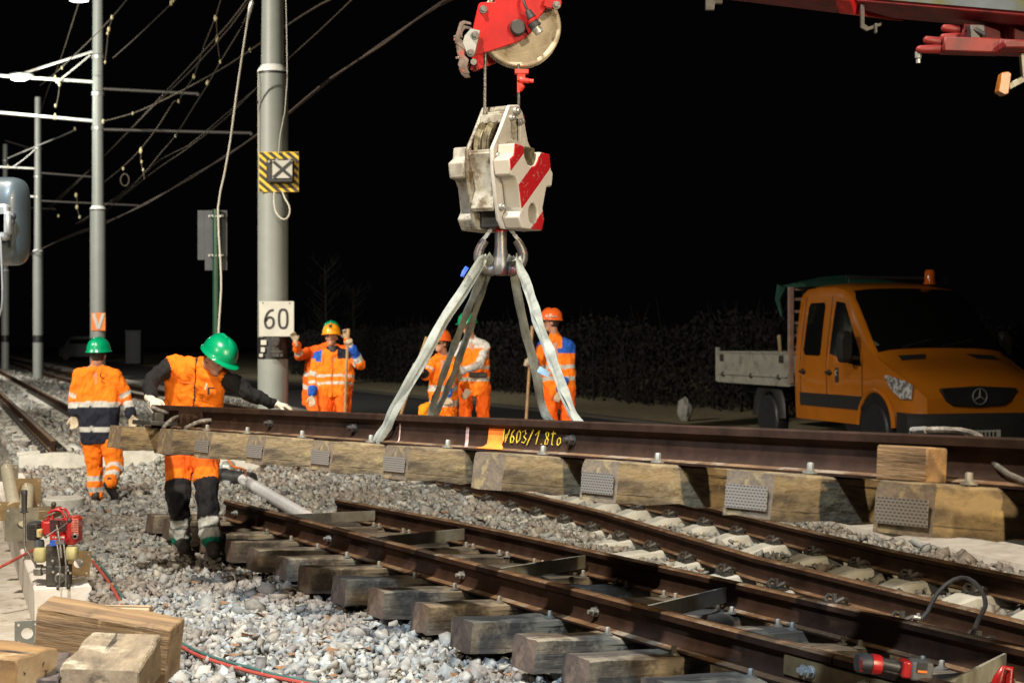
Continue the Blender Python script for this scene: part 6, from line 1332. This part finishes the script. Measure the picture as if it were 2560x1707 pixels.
    for dx, sc_ in ((-.07, .85), (-.04, 1), (.03, 1), (.08, .75)):
        rr_.append([a_+V((dx+.02, s*.2+.095*sc_*math.copysign(abs(math.cos(t))**.6, math.cos(t)), .16+.215*sc_*math.copysign(abs(math.sin(t))**.6, math.sin(t)))) for t in np.linspace(0, 2*math.pi, 25)[:-1]])
    mb.loft(rr_); tp('door_mirror', mb, M['truck_black'])
    # bonnet vents
    mb = MB(); vsn = []
    for (x, y) in ((-.62, .38), (-.62, .72), (-.76, .70), (-.76, .30)): vsn.append(V((x, s*y, topz(x, y)+.012)))
    mb.add(vsn, [(0, 1, 2, 3)]); tp('bonnet_vent', mb, M['truck_black'])
# windscreen: grid on the sloping top surface
mb = MB(); g_ = []
for i in range(13):
    x = -.90-(1.80-.90)*i/12; hw = side_y(x, zt(x)-.08)-.045-(.03 if i > 10 else 0)
    g_.append([V((x+.010, hw*(2*j/12-1), topz(x, hw*(2*j/12-1))+.014)) for j in range(13)])
mb.loft(g_, False, False); tp('windscreen', mb, M['glass'])
for y0, c_ in ((-.52, (.28, .35, .02)), (-.74, (.14, .17, .11))):
    mb = MB(); mb.add([V((x, y, topz(x, y)+.020)) for x, y in ((-.97, y0), (-.97, y0-.16), (-1.04, y0-.16), (-1.04, y0))], [(0, 1, 2, 3)]); tp('windscreen_card', mb, mat('card', c_, c_))
[tp('wiper', MB().tube([V((-.90, y0, topz(-.9, y0)+.03)), V((-1.0, y0+.5, topz(-1.0, y0+.5)+.03))], .010, 6), M['truck_black']) for y0 in (.05, -.55)]
# grille, star, bumper
mb = MB(); gp_ = [(-.55, .92), (-.53, .94), (0, .965), (.53, .94), (.55, .92), (.45, .77), (.36, .72), (0, .70), (-.36, .72), (-.45, .77)]
mb.prism([(y, z) for y, z in gp_], (-.01, 0, 0), (0, 1, 0), (0, 0, 1), (.055, 0, 0)); gr = tp('grille', mb, M['black'], .01)
mb = MB(); mb.tube([V((.055,   .10*math.cos(a), .835+.10*math.sin(a))) for a in np.linspace(0, 2*math.pi, 29)], .008, 6, caps=False)
for k in range(3): a = math.pi/2+k*2*math.pi/3; mb.tube([V((.055, 0, .835)), V((.055, .097*math.cos(a), .835+.097*math.sin(a)))], [.014, .003], 6)
tp('star_emblem', mb, M['galv'], par=gr)
mb = MB(); rr_ = []
for y in np.linspace(-.97, .97, 15):
    xx = .10-.16*abs(y/.97)**3.5; rr_.append([V((xx-.25, y, .30)), V((xx, y, .30)), V((xx+.03, y, .42)), V((xx+.02, y, .56)), V((xx-.03, y, .62)), V((xx-.25, y, .63))])
mb.loft(rr_); tp('bumper', mb, M['truck_black'], sharp=30)
mb = MB(); mb.box((.125, 0, .36), (.006, .50, .11)); npl = tp('number_plate', mb, M['white'])
[tp('plate_mark', MB().box((.130, -.20+.055*k+(.04 if k > 1 else 0), .36), (.003, .028, .06)), M['black'], par=npl) for k in range(7)]
mb = MB(); mb.lathe([(.085, .0), (.085, .03)], (-1.92, .45, 2.33), n=20); mb.lathe([(.075, .03), (.075, .17), (.06, .20), (.0, .205)], (-1.92, .45, 2.33), n=20, caps=False); tp('beacon', mb, M['beacon'])
mb = MB(); [mb.tube([V((-2.0, .75*s, 2.33)), V((-2.0, .75*s, 2.42))], .015, 6) for s in (-1, 1)]; mb.tube([V((-2.0, -.8, 2.42)), V((-2.0, .8, 2.42))], .02, 8); tp('roof_bar', mb, M['truck_black'])
# badge on the front door
side_patch('door_badge', [(-1.86, .97), (-1.86, 1.17), (-1.96, 1.17), (-1.96, .97)], -1, M['signback'], .012, None)
mb = MB(); mb.tube([V((-1.91+.028*math.cos(a), -(side_y(-1.9, 1.07)+.018), 1.10+.035*math.sin(a))) for a in np.linspace(.5, 5.5, 12)], .006, 5); tp('badge_mark', mb, M['white'])
# bed
mb = MB(); mb.box((-4.75, 0, .78), (2.75, 1.1, .12)); tp('chassis', mb, M['black'])
mb = MB(); mb.box((-4.75, 0, .93), (2.75, 1.98, .10)); mb.box((-4.75, -.995, .93), (2.75, .02, .13)); tp('bed_floor', mb, M['alu'], .006)
for s in (-1, 1):
    mb = MB(); mb.box((-4.73, s*1.0, 1.19), (2.62, .03, .37)); mb.box((-4.73, s*1.02, 1.36), (2.62, .03, .03)); mb.box((-4.73, s*1.02, 1.01), (2.62, .03, .03)); ds = tp('dropside', mb, M['alu'], .004)
    [tp('side_latch', MB().box((x, s*1.03, 1.27), (.12, .02, .11)), M['darkmetal'], .003, par=ds) for x in (-3.6, -5.85)]; [tp('hinge', MB().box((x, s*1.03, 1.0), (.05, .03, .07)), M['darkmetal'], .003, par=ds) for x in (-3.7, -4.7, -5.8)]
mb = MB(); mb.box((-6.08, 0, 1.19), (.03, 1.98, .37)); mb.box((-6.08, -1.0, 1.16), (.06, .06, .55)); mb.box((-6.08, 1.0, 1.16), (.06, .06, .55)); tp('tailgate', mb, M['alu'], .004)
mb = MB(); [mb.box((-3.38, y, 1.62), (.07, .07, 1.42)) for y in (-.98, .98)]; [mb.box((-3.38, 0, z), (.04, 1.9, .04)) for z in (1.45, 1.62, 1.80, 1.97, 2.15, 2.3)]; tp('headboard', mb, mat('weathered_post', (.30, .21, .17), (.2, .14, .11)), .004)
mb = MB(); 
rr_ = []
for k, x in enumerate(np.linspace(-3.72, -2.95, 9)):
    hh_ = .06+.09*math.sin(math.pi*k/8); rr_.append([V((x, -.95+1.7*j/10, 2.36+hh_*math.sin(math.pi*(j+.4)/10.8)+.03*noise.noise(V((k*.9, j*.8, 3))))) for j in range(11)]+[V((x, -.95+1.7*j/10, 2.32)) for j in range(10, -1, -1)])
mb.loft(rr_); mb.tube([V((-3.6, -1.0, 2.35)), V((-3.66, -1.05, 2.15)), V((-3.6, -1.02, 1.9))], [.10, .05, .02], 8); tp('tarpaulin', mb, M['tarp'])
mb = MB(); mb.tube([V((-4.50+.45*math.cos(a), -.80, .42+.46*math.sin(a))) for a in np.linspace(-.1, math.pi+.1, 20)], .055, 8, flat=2.2); tp('mudguard', mb, M['truck_black'])
# load of scrap in the bed
for k, (a, b, w_, m_) in enumerate((((-4.9, -.4, 1.0), (-4.6, -.6, 1.62), .05, 'wood_pale'), ((-4.2, -.3, 1.0), (-3.9, -.55, 1.75), .16, 'wood_gold'), ((-5.6, -.2, 1.3), (-3.8, .1, 1.42), .10, 'wood_gold'), ((-4.6, .3, 1.3), (-3.6, .4, 1.6), .2, 'wood_dark'))):
    mb = MB(); mb.bar(a, b, w_, .05); o = part('scrap_board', mb, M[m_], None, 0, False); o.matrix_world = TM; tag(o, ('thin pale board', 'wide brown board', 'long flat board', 'dark broken board')[k]+' sticking out of the truck bed', 'board', 'boards loaded on the truck')

# ================================================================ background
def hedge(label, path, o0, o1, y0, y1, hgt, n, seed):
    rg = np.random.default_rng(seed); pp = [p for p in path if y0 < p.y < y1]; px_ = np.array([p.x for p in pp]); py_ = np.array([p.y for p in pp])
    y = rg.uniform(y0, y1, n); x = np.interp(y, py_, px_)+rg.uniform(o0, o1, n); z = rg.random(n)**.8*(hgt+.18*np.sin(y*.9)+.12*np.sin(y*2.3+x)); s = rg.uniform(.05, .13, n); a = rg.uniform(0, 6.28, n); b = rg.uniform(-1, 1, n)
    d1 = np.stack([np.cos(a), np.sin(a), b], 1)*s[:, None]; d2 = np.stack([-np.sin(a)*.3, np.cos(a)*.3, rg.uniform(.4, 1, n)], 1)*s[:, None]; c = np.stack([x, y, z], 1)
    v = np.stack([c, c+d1, c+d1*.6+d2, c+d2], 1).reshape(-1, 3); me = bpy.data.meshes.new('leaves'); me.from_pydata(v.tolist(), [], np.arange(n*4).reshape(-1, 4).tolist()); me.materials.append(M['hedge'])
    t = thing('hedge', label, 'hedge', (float(x.mean()), float(y.mean()), 0), 'bare hedges behind the road'); w = wloc(t); o = obj('foliage', me, t); o.location = -w
    mb = MB(); rr = random.Random(seed)
    for k in range(160):
        yy = rr.uniform(y0, y1); xx = float(np.interp(yy, py_, px_))+rr.uniform(o0, o1); h_ = hgt*rr.uniform(.8, 1.35); mb.tube([V((xx, yy, 0)), V((xx+rr.uniform(-.2, .2), yy, h_*.5)), V((xx+rr.uniform(-.5, .5), yy+rr.uniform(-.3, .3), h_))], [.03, .02, .006], 4)
    part('twigs', mb, M['hedge'], t)['kind'] = 'stuff'
hedge('long bare brown hedge behind the gang of workers', PA, 12.5, 14.2, 30, 78, 2.1, 30000, 1)
hedge('dark hedge beyond the truck bed at the right', [V((15+.0*y, y, 0)) for y in np.linspace(43, 48, 8)], -9, 8, 44, 47, 2.1, 26000, 2)
mb = MB(); mb.sphere((0, 0, .24), (.16, .13, .27), 36); mb.v = [(x*(1+.35*noise.noise(V((x*6, y*6, z*5)))+.15*noise.noise(V((x*17, y*17, z*13)))), y*(1+.3*noise.noise(V((x*15, y*15, z*11+4)))), z+.07*noise.noise(V((x*14, y*14, z*9+9)))) for x, y, z in mb.v]
c = P(1712, 990, 32); o = part('white_sack', mb, M['bag'], None, 0, False); o.location = (c.x, c.y, .02); tag(o, 'pale crumpled sack lying by the hedge left of the truck', 'sack')
# bare saplings behind the hedge, barely lit
def sapling(label, u, d, h, seed):
    rr = random.Random(seed); X = (u-1280)/F*d; t = thing('bare_tree', label, 'tree', (X, d, 0), 'bare saplings in the dark'); mb = MB(); mb.tube([V((X, d, 0)), V((X+.1, d, h*.5)), V((X+.05, d, h))], [.09, .06, .02], 6); part('trunk', mb, M['sapling'], t); mb = MB()
    for k in range(46):
        z = h*rr.uniform(.2, .95); a = rr.uniform(0, 6.3); L = h*.25*rr.uniform(.4, 1); p = V((X+.08, d, z)); q = p+V((math.cos(a)*L, math.sin(a)*L, L*.8)); mb.tube([p, q], [.02, .006], 4)
        for j in range(4): w = p.lerp(q, rr.uniform(.3, 1)); mb.tube([w, w+V((rr.uniform(-.3, .3), rr.uniform(-.3, .3), rr.uniform(.1, .5)))*L], [.009, .003], 3)
    part('crown', mb, M['sapling'], t)
sapling('faint bare sapling right of the near pole', 810, 75, 5.5, 3); sapling('faint bare sapling near the left hedge end', 880, 78, 4.5, 4)
# dim vehicle far away at the left
c = G(215, 890, 0); c = P(205, 890, 140); t = thing('parked_van', 'dim pale van parked far off beside the second pole', 'van', (c.x, c.y, 0)); s = 1.0
mb = MB(); rr_ = []
for x, z0, z1, w in ((-1.9, .3, 1.1, .8), (-1.5, .3, 1.2, .9), (-1.0, .3, 2.0, .92), (-.6, .3, 2.2, .92), (1.9, .3, 2.2, .9), (2.0, .3, 2.0, .85)):
    rr_.append([V((c.x+x, c.y-w, z0)), V((c.x+x, c.y-w, z1*.6)), V((c.x+x, c.y-w*.85, z1)), V((c.x+x, c.y+w*.85, z1)), V((c.x+x, c.y+w, z0))])
mb.loft(rr_); part('van_body', mb, M['signback'], t, .03)
for x in (-1.2, 1.2): mb = MB(); mb.cyl((c.x+x, c.y-.93, .33), (c.x+x, c.y-.7, .33), .33, 20); part('wheel', mb, M['dark'], t)
mb = MB(); mb.box((c.x-.0, c.y-.93, 1.7), (1.8, .02, .4)); part('side_window', mb, M['glass'], t)
c = P(336, 850, 110); mb = MB(); mb.box((c.x, c.y, 1.25), (1.1, .8, 2.3)); mb.box((c.x, c.y, 2.45), (1.2, .9, .12)); single('switch_cabinet', 'small grey cabinet far away between the two left workers', 'cabinet', mb, M['signback'], (c.x, c.y, 0), .02)
